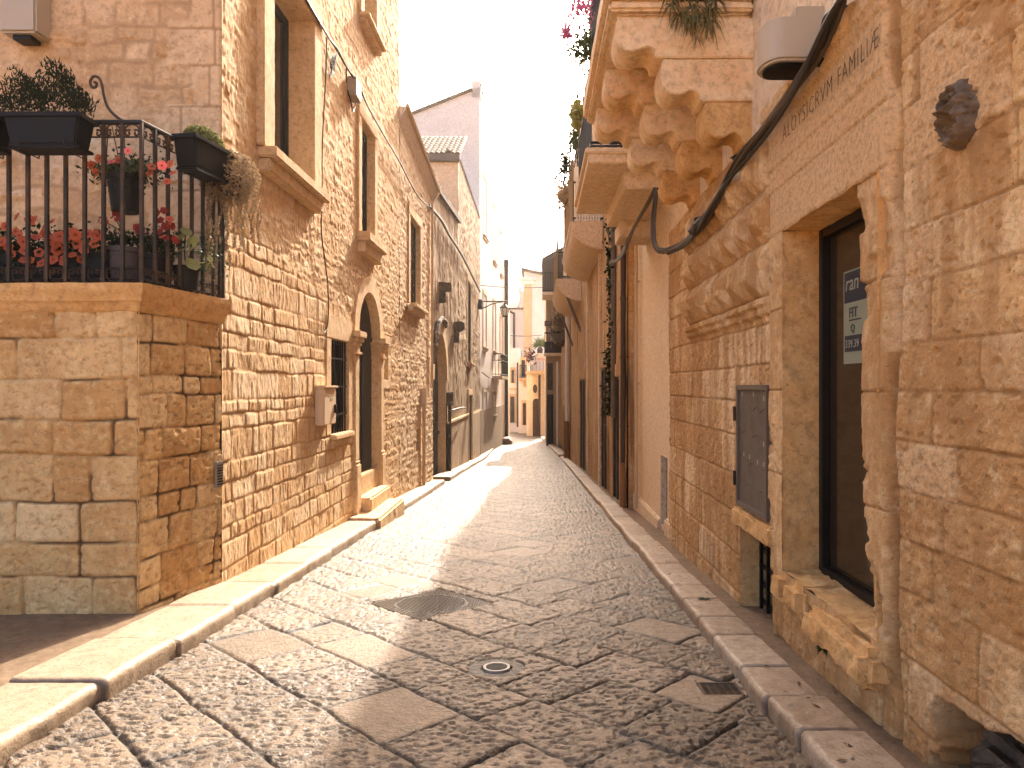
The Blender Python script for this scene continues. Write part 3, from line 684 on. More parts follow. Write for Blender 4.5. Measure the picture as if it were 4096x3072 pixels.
# ---- tall white house
wa = Vector((-3.05, 37.3, 0)); wb = Vector((-2.33, 50.3, 0)); wd = (wb - wa); WLn = wd.length; wd.normalize()
FW = Frame(wa, wd, (wd.y, -wd.x, 0))
wh = thing('white_house', 'tall pale plastered house with sloping roofline rising behind the tiled roof', 'house', (wa.x, wa.y, gz(37)))
def h0(U, V): return .01 * (fbm(U * .6, V * .6, 2, 3) - .5)
wl = wall(FW, m_white, wh, (0, WLn, .5), (-3, 15.6, .5), h0, [], depth=9)
tp = MB(); P_ = FW.pt
tp.add([P_(0, 15.6, 0), P_(WLn, 15.6, 0), P_(WLn, 15.9, 0), P_(0, 17.55, 0), P_(0, 15.6, -9), P_(WLn, 15.6, -9), P_(WLn, 15.0, -9), P_(0, 15.6, -9)], [(0, 1, 2, 3)])
tp.add([P_(-.02, -3, .004), P_(-.02, 17.5, .004), P_(-.02, 16.1, -3.7), P_(-.02, -3, -3.7), P_(.4, -3, .004), P_(.4, 17.5, .004), P_(.4, 16.1, -3.7), P_(.4, -3, -3.7)], [(0, 1, 2, 3), (4, 7, 6, 5), (1, 5, 6, 2)])
tp.add([P_(0, 17.55, 0), P_(WLn, 15.9, 0), P_(WLn, 14.6, -4), P_(0, 16.1, -3.7)], [(0, 1, 2, 3)]); tp.build('upper_wall', m_white, wh)
tp = MB(); tp.tube([P_(-.08, 17.35, -.4), P_(-.08, 16.05, -3.9)], .1, 8); tp.tube([P_(0, 17.6, .05), P_(WLn, 15.95, .05)], .05, 6); tp.build('roof_edge', m_greyd, wh)
b = MB(); FW.box(b, -.02, .5, 16.9, 17.85, -.45, .06); b.build('corner_pier', m_white, wh, bevel=.03)
def yw(px):                                                # column of the photo -> distance along the white facade
    k = (px - VX) / FPX; return (k * wa.y - wa.x) / (wd.x - k * wd.y)
def zw(px, py): u = yw(px); return H - (py - VY) * (wa.y + wd.y * u) / FPX
for px0, px1, py0, py1, nm in ((1932, 1946, 720, 950, 'window'), (1972, 1983, 830, 1050, 'window'), (1932, 1944, 1180, 1390, 'window'), (1972, 1982, 1215, 1405, 'window'), (2000, 2007, 930, 1100, 'window'), (2000, 2008, 1270, 1420, 'window'), (1932, 1946, 1570, 1800, 'door'), (1970, 1980, 1580, 1660, 'window')):
    u0, u1 = yw(px0), yw(px1); z0 = zw((px0 + px1) / 2, py1); z1 = zw((px0 + px1) / 2, py0)
    window(FW, wh, u0, u1, z0, z1, rec=.05, jw=.15, jp=.04, sill=(.15, .16, .2) if nm == 'window' else None, trim=m_plas, pane=m_wood2, frm=m_greyd, cell=.4, shutter=nm == 'window', part=nm, mull=1, rough=0)
b = MB(); FW.box(b, .02, WLn, -3, .25, 0, .06); b.build('shadow_band', m_grey, wh, rough=.02, cell=.5)  # grey band in place of the shadow cast across the facade foot
def railing(parent, pts, z0, z1, sp, mat=None, bar=.012, name='railing', panels=None, toprad=.02):
    rl = MB(); pts = [Vector(p) for p in pts]
    rl.tube([p + Vector((0, 0, z1)) for p in pts], toprad, 6)
    rt_ = rl.build(name, mat or m_iron, parent)
    lo_ = MB(); lo_.tube([p + Vector((0, 0, z0 + .06)) for p in pts], bar, 6); lo_.build('bottom_rail', mat or m_iron, rt_)
    cnt = 0
    for a, b_ in zip(pts, pts[1:]):
        n = max(1, int(round((b_ - a).length / sp)))
        for k in range(n + (b_ == pts[-1])):
            p = a.lerp(b_, k / n); MB().tube([p + Vector((0, 0, z0)), p + Vector((0, 0, z1))], bar, 5).build('bar', mat or m_iron, rt_); cnt += 1
    return rt_
ub = yw(1968), yw(1998); zb = zw(1983, 1505)
b = MB(); FW.box(b, ub[0], ub[1], zb - .2, zb, 0, .62); bl = b.build('balcony', m_plas, wh, bevel=.03)
r_ = MB(); zt = zb + 1.35
cs = [FW.pt(ub[0] + .05, 0, .02), FW.pt(ub[0] + .05, 0, .57), FW.pt(ub[1] - .05, 0, .57), FW.pt(ub[1] - .05, 0, .02)]
for z in (zb + .1, zb + .95, zt): r_.tube([Vector((c.x, c.y, z)) for c in cs], .025, 5)
for a, b_ in zip(cs, cs[1:]):
    n = max(2, int((b_ - a).length / .16))
    for k in range(n): p = a.lerp(b_, k / n); r_.tube([(p.x, p.y, zb), (p.x, p.y, zt)], .014, 5)
r_.build('railing', m_iron, bl)

# ---- next house, mostly a dark edge, and its tall downpipe
nxh = thing('narrow_house', 'narrow shaded house past the white one, with a tall dark downpipe', 'house', (-2.4, 50.3, gz(50)))
FN = Frame((-2.33, 50.35, 0), (.1, 6.4, 0), (6.4, -.1, 0))
wall(FN, m_plas, nxh, (0, 6.3, .4), (-3.5, 11.2, .4), h0, [hole(2.5, 3.8, 4.0, 6.6), hole(2.4, 3.6, -2.8, .3)], depth=7)
window(FN, nxh, 2.5, 3.8, 4.0, 6.6, rec=.12, jw=.12, jp=.04, pane=m_wood2, cell=.4, rough=0); window(FN, nxh, 2.4, 3.6, -2.8, .3, rec=.2, jw=.12, jp=.04, pane=m_wood, part='door', cell=.4, rough=0)
b = MB(); b.tube([FN.pt(-.1, 10.2, .14), FN.pt(-.1, -2.6, .14)], .13, 8); b.box(FN.pt(-.3, 10.1, 0), FN.pt(.2, 10.6, .3)); b.build('downpipe', m_pipeb, nxh)
b = MB(); b.box((-2.4, 48.6, -2.6), (-1.75, 49.6, -2.2)); b.box((-2.4, 48.4, -2.6), (-1.9, 50.2, -2.05)); 
tag(b.build('doorstep', m_kerb, None, loc=(-2.2, 49, -2.6), bevel=.04, rough=.02, cell=.2), 'worn double stone doorstep under the tall dark downpipe', 'step')

# ---- bracket lantern
ln = thing('bracket_lantern', 'black wrought iron lantern on an arm from the left wall, high over the street', 'lantern', (XO, 36.5, 5.6))
Yl = 36.4
def LP(x, y): return at(x, y, Yl)
a = MB(); a.tube([LP(1908, 1206), LP(2030, 1205)], .035, 6); a.tube(curve([LP(1908, 1234), LP(1940, 1230), LP(1968, 1216), LP(2010, 1207)]), .028, 6); a.tube([LP(1920, 1200), LP(1920, 1236)], .03, 6); a.tube([LP(1932, 1206), LP(1932, 1233)], .02, 6); a.build('arm', m_iron, ln)
a = MB(); p = LP(1908, 1218); a.box((XO - .02, Yl - .18, p.z - .25), (XO + .2, Yl + .18, p.z + .25)); a.build('wall_plate', m_iron, ln, bevel=.02)
c = LP(2019, 1210); k = Yl / FPX
a = MB(); a.tube([c, c - Vector((0, 0, 8 * k))], .03, 6); a.lathe([(.05, -4 * k), (6 * k, -8 * k), (21 * k, -20 * k), (20 * k, -22 * k)], c, 6); a.lathe([(11 * k, -58 * k), (13 * k, -55 * k), (11 * k, -53 * k)], c, 6)
for q in range(6):
    t = q * math.pi / 3; a.tube([c + Vector((19 * k * math.cos(t), 19 * k * math.sin(t), -22 * k)), c + Vector((11 * k * math.cos(t), 11 * k * math.sin(t), -54 * k))], .018, 5)
a.build('lantern_frame', m_iron, ln)
MB().lathe([(17 * k, -23 * k), (10 * k, -53 * k)], c, 6).build('glass', m_lampg, ln)

# ---- cables on the left wall
XC = WL + .1
def WP(px, py, X=XC): d = X * FPX / (px - VX); return at(px, py, d)
cpx = [(1205, -60), (1228, 0), (1313, 144), (1348, 199), (1387, 268), (1432, 338), (1472, 423), (1541, 547), (1596, 641), (1636, 721), (1676, 790), (1715, 822)]
cb = MB(); cb.tube(curve([WP(*p) for p in cpx]), .018, 6); cb.tube(curve([WP(p[0], p[1] + rng.uniform(-2, 9)) + Vector((.01, 0, 0)) for p in cpx]), .013, 6)
tag(cb.build('wall_cable', m_cable, None, loc=WP(1432, 338)), 'twisted grey cable slung along the left wall past the upper windows', 'cable')
cpx = [(1715, 822), (1765, 880), (1800, 945), (1832, 993), (1858, 1040), (1890, 1105), (1920, 1166)]
cb = MB(); cb.tube(curve([WP(p[0], p[1], XO + .14) for p in cpx]), .045, 6)
tag(cb.build('wall_cable', m_cblk, None, loc=WP(1800, 945, XO)), 'dark sagging cable crossing the flaking wall above the gateway', 'cable')
jb = thing('junction_box', 'grey junction box with a looped lead on the left wall cable', 'box', WP(1405, 360))
p = WP(1400, 362, WL); b = MB(); b.box((WL, p.y - .17, p.z - .14), (WL + .14, p.y + .17, p.z + .16)); b.build('case', m_boxg, jb, bevel=.012)
b = MB(); b.tube(curve([WP(1430, 335), WP(1428, 400), WP(1412, 445), WP(1405, 410), WP(1390, 360)]), .011, 5); b.build('lead', m_cblk, jb)
b = MB(); b.tube(curve([WP(1385, 275), WP(1386, 330)]), .012, 5); b.build('feed', m_cable, jb)
cl = MB(); 
for q in range(5): cl.tube(curve([WP(1352, 205), WP(1332 + q * 3, 225), WP(1322 + q * 3, 265 + q * 6), WP(1335 - q * 4, 290 + q * 4), WP(1338 + q, 240)]), .009, 5)
tag(cl.build('cable_coil', m_cblk, None, loc=WP(1335, 250)), 'dark coil of spare cable hanging from the left wall beside the first tall window', 'cable coil')
cb = MB(); cb.tube(curve([WP(*p, WL + .05) for p in ((1306, 150), (1303, 300), (1290, 560), (1287, 800), (1286, 930), (1302, 1060), (1312, 1150), (1313, 1270), (1306, 1315), (1296, 1332))]), .009, 5)
tag(cb.build('thin_lead', m_cable, None, loc=WP(1300, 700)), 'thin lead hanging straight down the left wall to the meter box', 'cable')
for nm, y0, x0, y1, x1, dd_ in (('street wire', 1142, 1922, 1150, 2175, 37.5), ('lower street wire', 1343, 2040, 1340, 2170, 56)):
    cb = MB(); a = at(x0, y0, dd_); b_ = at(x1, y1, dd_); m_ = (a + b_) / 2 - Vector((0, 0, .06)); cb.tube(curve([a, m_, b_]), .02 if dd_ < 40 else .025, 5)
    tag(cb.build('overhead_wire', m_cblk, None, loc=a), 'dark wire spanning the street ' + ('just above the bracket lantern' if dd_ < 40 else 'lower and farther off, above the palm pot'), 'wire')
cb = MB(); cb.tube(curve([FW.pt(.2, zw(1925, 1490), .1), FW.pt(3, zw(1945, 1510), .12), FW.pt(yw(1965), zw(1965, 1512), .1), FW.pt(yw(1985), zw(1985, 1520), .1)]), .03, 5)
tag(cb.build('wall_cable', m_cblk, None, loc=FW.pt(1, 2, .1)), 'slack cable on the white house below its little balcony', 'cable')
# ================================================================== TERRACE (left foreground)
ty0 = 5.48; TX = -3.12; DT = .19
ter = thing('stone_terrace', 'raised stone terrace of worn orange blocks with moulded cornice at the left', 'terrace', (TX, ty0, gz(5.3)))
FT = Frame((0, ty0, 0), (1, 0, 0), (0, -1, 0))
MT = Masonry(-.6, 2.3, -8, -2.5, (.17, .38), (.28, .9), 53, warp=.026, ws=2.2)
def h_ter(U, V):
    h, s_, j = relief(MT, U, V, jw=.004, jd=.026, rr=.035, amp=.024, rough=.007, rs=(9, 12), tilt=.006, pit=.012, seed=61)
    h += .02 * (fbm(U * 1.1, V * 1.1, 2, 4) - .5)
    k = sst(U, TX - .05, TX); j = j * (.15 + .85 * sst(fbm(U * 3.1, V * 3.1, 3, 66), .40, .62)); return h * (1 - k) - .012 * k * (.5 + fbm(V * 9, U * 9, 3, 2)), s_, j
wall(FT, m_terr, ter, (-7.5, TX, .011), (-.6, 2.17, .0105), h_ter, body=False, name='wall')
sa = Vector((TX, ty0, 0)); sb_ = Vector((TX + .20, 6.52, 0)); sd = (sb_ - sa); SL = sd.length; sd.normalize()
FS = Frame(sa, sd, (sd.y, -sd.x, 0))
MS = Masonry(-.6, 2.3, -1, 2.5, (.15, .30), (.18, .5), 57, warp=.02, ws=3)
def h_ts(U, V):
    h, s_, j = relief(MS, U, V, jw=.005, jd=.016, rr=.04, amp=.014, rough=.008, rs=(10, 12), pit=.016, seed=63)
    k = 1 - sst(U, 0, .05); j = j * (.15 + .85 * sst(fbm(U * 3.1, V * 3.1, 3, 67), .40, .62)); return h * (1 - k) - .012 * k * (.5 + fbm(V * 9, U * 9, 3, 2)), s_, j
wall(FS, m_terr, ter, (0, SL - .03, .011), (-.7, 2.17, .0105), h_ts, body=False, name='side_wall')
cn = MB(); e = .08
prof = [(-.01, 2.13), (.012, 2.15), (.03, 2.20), (.05, 2.215), (.055, 2.26), (.075, 2.285), (.08, 2.35), (-.3, 2.36)]
vs_ = []
sideu = Vector((sd.x, sd.y, 0)); nS = Vector((sd.y, -sd.x, 0)); 
for (n, z) in prof:
    c0 = Vector((-7.5, ty0 - n, z)); c1 = Vector((TX + n, ty0 - n, z)); c2 = sa + sideu * (SL - .0) + nS * n + Vector((0, 0, z))
    vs_ += [c0, c1, c2]
cn.add(vs_, [(3 * i + k, 3 * i + k + 1, 3 * i + k + 4, 3 * i + k + 3) for i in range(len(prof) - 1) for k in (0, 1)])
cn.add([(-7.5, ty0, 2.355), (TX, ty0, 2.355), tuple(sa + sideu * SL + Vector((0, 0, 2.355))), (-7.5, 6.5, 2.355)], [(0, 1, 2, 3)])
cn.build('cornice', m_trimo, ter, rough=.007, cell=.05)
b = MB(); FS.box(b, SL - .13, SL - .03, .62, .86, .0, .02)
vt = b.build('vent', m_boxg, ter, bevel=.006)
for k in range(8): b = MB(); FS.box(b, SL - .12, SL - .04, .645 + k * .025, .655 + k * .025, .02, .026); b.build('slat', m_iron, vt)
# railing
rc = Vector((TX + .05, ty0 - .045, 0)); re_ = sa + sideu * (SL - .12) + nS * .045; rl0 = Vector((-4.75, ty0 - .045, 0))
rail = thing('terrace_railing', 'black wrought iron railing with scroll bands along the stone terrace', 'railing', (rc.x, rc.y, 2.36))
z0, z1 = 2.37, 3.60
b = MB(); b.tube([Vector((p.x, p.y, z1)) for p in (rl0, rc, re_)], .021, 6); b.build('top_rail', m_iron, rail)
b = MB(); b.tube([Vector((p.x, p.y, z0 + .095)) for p in (rl0, rc, re_)], .009, 4); b.build('middle_rail', m_iron, rail); b = MB(); b.tube([Vector((p.x, p.y, z0 + .01)) for p in (rl0, rc, re_)], .009, 4); b.build('bottom_rail', m_iron, rail); b = MB(); b.tube([Vector((p.x, p.y, z1 - .115)) for p in (rl0, rc, re_)], .007, 4); b.build('scroll_rail', m_iron, rail)
bars = [rc + (rl0 - rc) * (k * .147 / (rl0 - rc).length) for k in range(0, 11)] + [rc + (re_ - rc) * (k * .147 / (re_ - rc).length) for k in range(1, 8)] + [re_]
for p in bars:
    w = .0125; b = MB(); b.box((p.x - w, p.y - w, z0 - .01), (p.x + w, p.y + w, z1)); b.build('bar', m_rust, rail)
def spiral(c, e1, e2, r0, r1, a0, a1, n=14):
    return [c + (e1 * math.cos(a0 + (a1 - a0) * i / n) + e2 * math.sin(a0 + (a1 - a0) * i / n)) * (r0 + (r1 - r0) * i / n) for i in range(n + 1)]
Zv = Vector((0, 0, 1)); segs = [(bars[k], bars[k + 1]) for k in range(10)] + [(rc, bars[11])] + [(bars[k], bars[k + 1]) for k in range(11, 17)]
for (a, b_) in segs:
    e1 = (b_ - a).normalized(); L_ = (b_ - a).length; m_ = (a + b_) / 2; lo_ = MB(); up_ = MB()
    for sgn in (-1, 1):
        lo_.tube(spiral(m_ + Zv * (z0 + .05), e1 * sgn, Zv, .058, .052, -math.pi / 2, .3, 8) + spiral(m_ + e1 * sgn * .028 + Zv * (z0 + .066), e1 * sgn, Zv, .026, .008, .3, 5.2, 10), .0075, 4)
        up_.tube(spiral(m_ + e1 * sgn * .032 + Zv * (z1 - .085), e1 * sgn, Zv, .028, .008, 2.2, -4.5, 12), .0085, 4)
    up_.tube(spiral(m_ + Zv * (z1 - .075), e1, Zv, .06, .06, 0, math.pi, 10), .0085, 4)
    lo_.build('scroll', m_rust, rail); up_.build('scroll', m_rust, rail)  # lighter material than the rails imitates light catching the scroll edges
f = curve([at(512, 492, 5.25 + DT), at(470, 470, 5.25 + DT), at(432, 430, 5.25 + DT), at(415, 380, 5.25 + DT), at(408, 340, 5.25 + DT), at(396, 312, 5.25 + DT), at(375, 306, 5.25 + DT), at(361, 326, 5.25 + DT), at(367, 347, 5.25 + DT), at(382, 349, 5.25 + DT), at(387, 334, 5.25 + DT), at(377, 328, 5.25 + DT)], 5)
b = MB(); b.tube(f, .011, 6); b.build('finial_scroll', m_rust, rail)

GB = 'flower boxes hooked over the terrace railing'
def flowerbox(label, c, w, dp, h, yaw, name='flower_box'):
    t = thing(name, label, 'flower box', c, GB); M = Matrix.Translation(Vector(c)) @ Matrix.Rotation(yaw, 4, 'Z')
    b = MB(); k = .86
    vs_ = [(-w / 2 * k, -dp / 2 * k, 0), (w / 2 * k, -dp / 2 * k, 0), (w / 2 * k, dp / 2 * k, 0), (-w / 2 * k, dp / 2 * k, 0), (-w / 2, -dp / 2, h), (w / 2, -dp / 2, h), (w / 2, dp / 2, h), (-w / 2, dp / 2, h)]
    b.add([M @ Vector(v) for v in vs_], [(0, 3, 2, 1), (0, 1, 5, 4), (1, 2, 6, 5), (2, 3, 7, 6), (3, 0, 4, 7)]); b.build('trough', m_pot, t, bevel=.012)
    b = MB(); b.box((-w / 2 - .015, -dp / 2 - .015, h - .03), (w / 2 + .015, -dp / 2, h + .006), M); b.box((-w / 2 - .015, dp / 2, h - .03), (w / 2 + .015, dp / 2 + .015, h + .006), M)
    b.box((-w / 2 - .015, -dp / 2, h - .03), (-w / 2, dp / 2, h + .006), M); b.box((w / 2, -dp / 2, h - .03), (w / 2 + .015, dp / 2, h + .006), M); b.build('rim', m_pot, t, bevel=.004)
    b = MB(); b.box((-w / 2 + .01, -dp / 2 + .01, h - .03), (w / 2 - .01, dp / 2 - .01, h - .02), M); b.build('soil', m_soil, t)
    b = MB(); b.box((-w / 2 * .9, -dp / 2 * .95, -.028), (w / 2 * .98, dp / 2 * .95, -.004), M); b.build('saucer', m_pot, t, bevel=.008)
    b = MB()
    for x in (-w * .3, w * .3): b.tube([M @ Vector((x, dp / 2 + .04, .1)), M @ Vector((x, dp / 2 + .02, -.04)), M @ Vector((x, -dp / 2 * .8, -.04)), M @ Vector((x, -dp / 2, .03))], .006, 4)
    b.tube([M @ Vector((-w * .45, -dp / 2, -.035)), M @ Vector((w * .45, -dp / 2, -.035))], .006, 4); b.build('hook', m_iron, t)
    return t, M, h
t, M, h = flowerbox('long dark flower box of bushy dark green carnations, on the front of the terrace railing', (-3.70, 5.32, 3.36), .57, .2, .23, 0)
r = random.Random(5); b = MB()
for k in range(1700):
    x = r.uniform(-.3, .28); env = .34 * (1 - abs(x / .36) ** 2.2) * (.75 + .35 * math.sin(x * 23)) + .05; y = r.uniform(-.14, .12); z = h + r.random() ** .6 * env
    a = M @ Vector((x * (1 + .25 * (z - h)), y, z)); d_ = Vector((r.gauss(0, .5), r.gauss(0, .5), .9)).normalized(); s_ = d_.orthogonal().normalized() * .0055; l = r.uniform(.03, .06)
    b.add([a - s_, a + s_, a + d_ * l], [(0, 1, 2)])
for k in range(26):
    x = r.uniform(-.26, .28); z = h + .3 * (1 - abs(x / .36) ** 2) + r.uniform(0, .06); a = M @ Vector((x, r.uniform(-.08, .08), z)); b.tube([a - Vector((0, 0, .1)), a], .003, 4); b.lathe([(.004, 0), (.011, .008), (.008, .022), (.002, .026)], a, 6)
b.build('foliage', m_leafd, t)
t, M, h = flowerbox('dark flower box with dry green and rusty sprigs, cut by the left photo edge', (-4.30, 5.32, 3.36), .5, .2, .23, 0)
b = MB()
for k in range(900):
    x = r.uniform(-.25, .27); a = M @ Vector((x, r.uniform(-.12, .1), h + r.random() * (.22 + .06 * math.sin(x * 19)))); d_ = Vector((r.gauss(0, .6), r.gauss(0, .6), .8)).normalized(); s_ = d_.orthogonal().normalized() * .006
    b.add([a - s_, a + s_, a + d_ * r.uniform(.03, .06)], [(0, 1, 2)])
b.build('foliage', m_leafd, t); b = MB(); blades(b, M @ Vector((.1, -.04, h)), 40, .13, .004, r); b.build('sprigs', m_dry, t)
t, M, h = flowerbox('dark flower box of clipped yellow green stonecrop, on the side of the terrace railing', (TX + .25, 6.05, 3.38), .56, .21, .25, math.pi / 2 - .16)
def dome(rr):
    while True:
        x = rr.uniform(-.24, .24); y = rr.uniform(-.1, .1); z = rr.uniform(0, .16)
        if (x / .25) ** 2 + (y / .12) ** 2 + (z / .16) ** 2 < 1 and z > .05 * rr.random(): return M @ Vector((x, y, h + z))
leaves(2200, dome, .022, 3).build('foliage', m_leafy, t); leaves(1100, dome, .02, 4).build('foliage', m_leafg, t)
# trailing sedum at the end of the railing
tc = Vector((TX + .33, 6.36, 3.44)); tr = thing('trailing_sedum', 'big hanging pot of dusty trailing sedum at the wall end of the terrace railing', 'plant', tc)
MB().lathe([(.08, -.18), (.11, -.02), (.12, 0)], tc, 14).build('pot', m_pot, tr)
def ball(rr):
    while True:
        p = Vector((rr.uniform(-1, 1), rr.uniform(-1, 1), rr.uniform(-.9, 1)))
        if .5 < p.length < 1: return tc + Vector((p.x * .27, p.y * .22, p.z * .25))
leaves(4200, ball, .028, 8).build('foliage', m_sedum, tr); leaves(1200, ball, .025, 9).build('foliage', m_dry, tr)
for q in range(34):
    a = tc + Vector((r.uniform(-.26, .24), r.uniform(-.18, .18), -.12)); l = r.uniform(.2, .6) + (.25 if a.x < tc.x - .05 else 0); b = MB(); dx = r.uniform(-.06, .06)
    for k in range(int(l / .0075)):
        s_ = k * .0075; p = a + Vector((dx * s_ / l + .012 * math.sin(s_ * 22 + q), r.uniform(-.012, .012), -s_)); e1 = Vector((r.gauss(0, 1), r.gauss(0, 1), r.gauss(0, 1))).normalized() * r.uniform(.010, .02); e2 = e1.orthogonal().normalized() * .01
        b.add([p - e1, p + e2, p + e1, p - e2], [(0, 1, 2, 3)])
    b.build('trailing_stem', m_sedum if q % 3 else m_dry, tr)

# potted flowers behind the bars
def pot(label, name, c, rt_, rb, hgt, mat, rim=True):
    t = thing(name, label, 'potted plant', c); MB().lathe([(rb, 0), (rt_ * .97, hgt * .86), (rt_ * 1.06, hgt * .87), (rt_ * 1.08, hgt), (rt_ * .95, hgt), (rt_ * .9, hgt * .9)], c, 20).build('pot', mat, t, smooth=True); return t
def flowers(t, pts, rad, mat, seed, face=(0.1, -1, .25)):
    rr = random.Random(seed)
    for p in pts:
        b = MB(); n = Vector((face[0] + rr.gauss(0, .45), face[1] + rr.gauss(0, .3), face[2] + rr.gauss(0, .35))); bloom(b, p, n, rad * rr.uniform(.8, 1.15), rr); o = b.build('flower', mat, t, smooth=True)
        b = MB(); nn = n.normalized(); b.lathe([(.001, 0), (rad * .2, .002), (.001, .004)], Vector(p) - nn * rad * .12, 6, nn.to_track_quat('Z', 'Y').to_matrix()); b.build('throat', m_deep, o)
c = at(502, 850, 5.64); t = pot('black hanging pot of pink and coral petunias behind the terrace railing', 'hanging_petunia', c, .135, .10, .29, m_pot)
b = MB()
for q in (-1, 0, 1): b.tube([c + Vector((.13 * q, -.05, .29)), Vector((c.x + .03 * q, 5.46, 3.58))], .004, 4)
b.build('hanger', m_iron, t)
def spread(cx, cy, rx, ry, d0, d1): return lambda rr: at(cx + rr.gauss(0, .5) * rx, cy + rr.gauss(0, .5) * ry, rr.uniform(d0, d1))
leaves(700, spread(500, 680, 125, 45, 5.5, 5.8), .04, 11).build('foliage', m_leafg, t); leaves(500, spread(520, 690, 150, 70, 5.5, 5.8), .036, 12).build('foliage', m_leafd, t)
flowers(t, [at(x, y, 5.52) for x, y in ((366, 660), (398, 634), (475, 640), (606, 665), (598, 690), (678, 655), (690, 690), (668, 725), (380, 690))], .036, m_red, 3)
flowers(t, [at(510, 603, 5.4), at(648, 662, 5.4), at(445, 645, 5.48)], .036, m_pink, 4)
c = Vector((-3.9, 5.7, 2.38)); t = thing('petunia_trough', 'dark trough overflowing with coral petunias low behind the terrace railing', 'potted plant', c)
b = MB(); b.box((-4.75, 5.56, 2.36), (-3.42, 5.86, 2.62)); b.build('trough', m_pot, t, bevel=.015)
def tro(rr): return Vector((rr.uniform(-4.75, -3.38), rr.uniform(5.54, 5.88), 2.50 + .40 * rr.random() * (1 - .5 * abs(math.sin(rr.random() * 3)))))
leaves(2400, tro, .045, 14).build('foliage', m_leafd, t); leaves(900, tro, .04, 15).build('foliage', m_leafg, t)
fp = [(5, 965), (30, 985), (62, 925), (92, 965), (120, 880), (135, 875), (65, 865), (170, 908), (205, 885), (98, 1002), (97, 1037), (155, 1010), (200, 960), (228, 1000), (250, 985), (240, 945), (287, 1018), (325, 1038), (300, 940), (350, 935), (390, 940), (165, 1050), (140, 945), (375, 975), (20, 905), (210, 1035)]
fp += [(45, 1020), (180, 935), (265, 955), (310, 975), (335, 1000), (410, 970), (120, 1040), (75, 940), (250, 1040), (290, 920)]
flowers(t, [at(x, y, 5.51 + .02 * (i % 3)) for i, (x, y) in enumerate(fp)], .045, m_red, 7)
c = at(500, 1108, 5.69); c.z = 2.37; t = pot('mauve grey pot of dull red geraniums between trough and corner post of the railing', 'potted_geranium', c, .13, .105, .30, m_potg)
leaves(200, spread(500, 955, 110, 30, 5.6, 5.8), .045, 16).build('foliage', m_leafd, t)
b = MB()
for x, y in ((460, 870), (405, 880), (470, 855)): b.tube(curve([at(505, 980, 5.69), at(490, 930, 5.67), at(x, y, 5.64)]), .005, 5)
b.build('stem', m_leafg, t); flowers(t, [at(x + dx, y + dy, 5.61) for x, y in ((462, 868), (408, 882)) for dx, dy in ((-14, 0), (10, -8), (4, 10), (-4, -12), (16, 6))], .024, m_deep, 9)
c = at(625, 1110, 5.8); c.z = 2.37; t = pot('dark pot of deep red and orange blooms at the corner of the terrace', 'potted_carnation', c, .13, .11, .26, m_pot)
leaves(600, spread(630, 985, 90, 60, 5.7, 5.95), .045, 17).build('foliage', m_leafd, t)
flowers(t, [at(x, y, 5.68) for x, y in ((625, 850), (640, 880), (655, 842), (662, 905), (640, 925), (665, 950), (690, 905), (560, 925), (548, 910), (700, 960))], .034, m_deep, 10); flowers(t, [at(x, y, 5.66) for x, y in ((680, 888), (648, 945), (678, 875))], .034, m_red, 12)
c = at(745, 1130, 5.98); c.z = 2.37; t = pot('dark pot with a few broad yellow green leaves against the side bars', 'potted_young_plant', c, .11, .09, .2, m_pot)
b = MB()
b.tube(curve([c + Vector((0, 0, .2)), at(738, 1010, 5.93), at(742, 930, 5.88)]), .007, 5)
b.build('stem', m_leafg, t)
for x, y, s_ in ((745, 925, 60), (770, 965, 62), (735, 995, 58), (770, 1055, 80), (760, 1000, 40), (725, 945, 40), (840, 1035, 34), (812, 1050, 30)):
    b = MB(); p = at(x, y, 5.82); d_ = Vector((r.uniform(-.4, .8), -.3, r.uniform(-.9, .2))).normalized(); e1 = Vector((0, -.25, 1)).cross(d_).normalized(); l = s_ * 5.7 / FPX
    b.add([p - d_ * l * .5, p - d_ * l * .15 + e1 * l * .38, p + d_ * l * .3 + e1 * l * .3, p + d_ * l * .55, p + d_ * l * .3 - e1 * l * .3, p - d_ * l * .15 - e1 * l * .38], [(0, 1, 2, 3, 4, 5)]); b.build('leaf', m_leafy, t)
leaves(220, spread(830, 1020, 70, 80, 5.9, 6.25), .03, 19).build('foliage', m_leafg, t)
# pale box high on the gable
bx = thing('wall_box', 'pale grey rectangular box high on the gable wall above the terrace', 'box', at(112, 70, 6.35))
b = MB(); b.box((-4.83, 6.28, 4.73), (-4.5, 6.5, 5.35)); b.build('case', m_lampw, bx, bevel=.02)
b = MB(); b.box((-4.74, 6.33, 4.69), (-4.58, 6.46, 4.735)); b.build('vent', m_iron, bx)

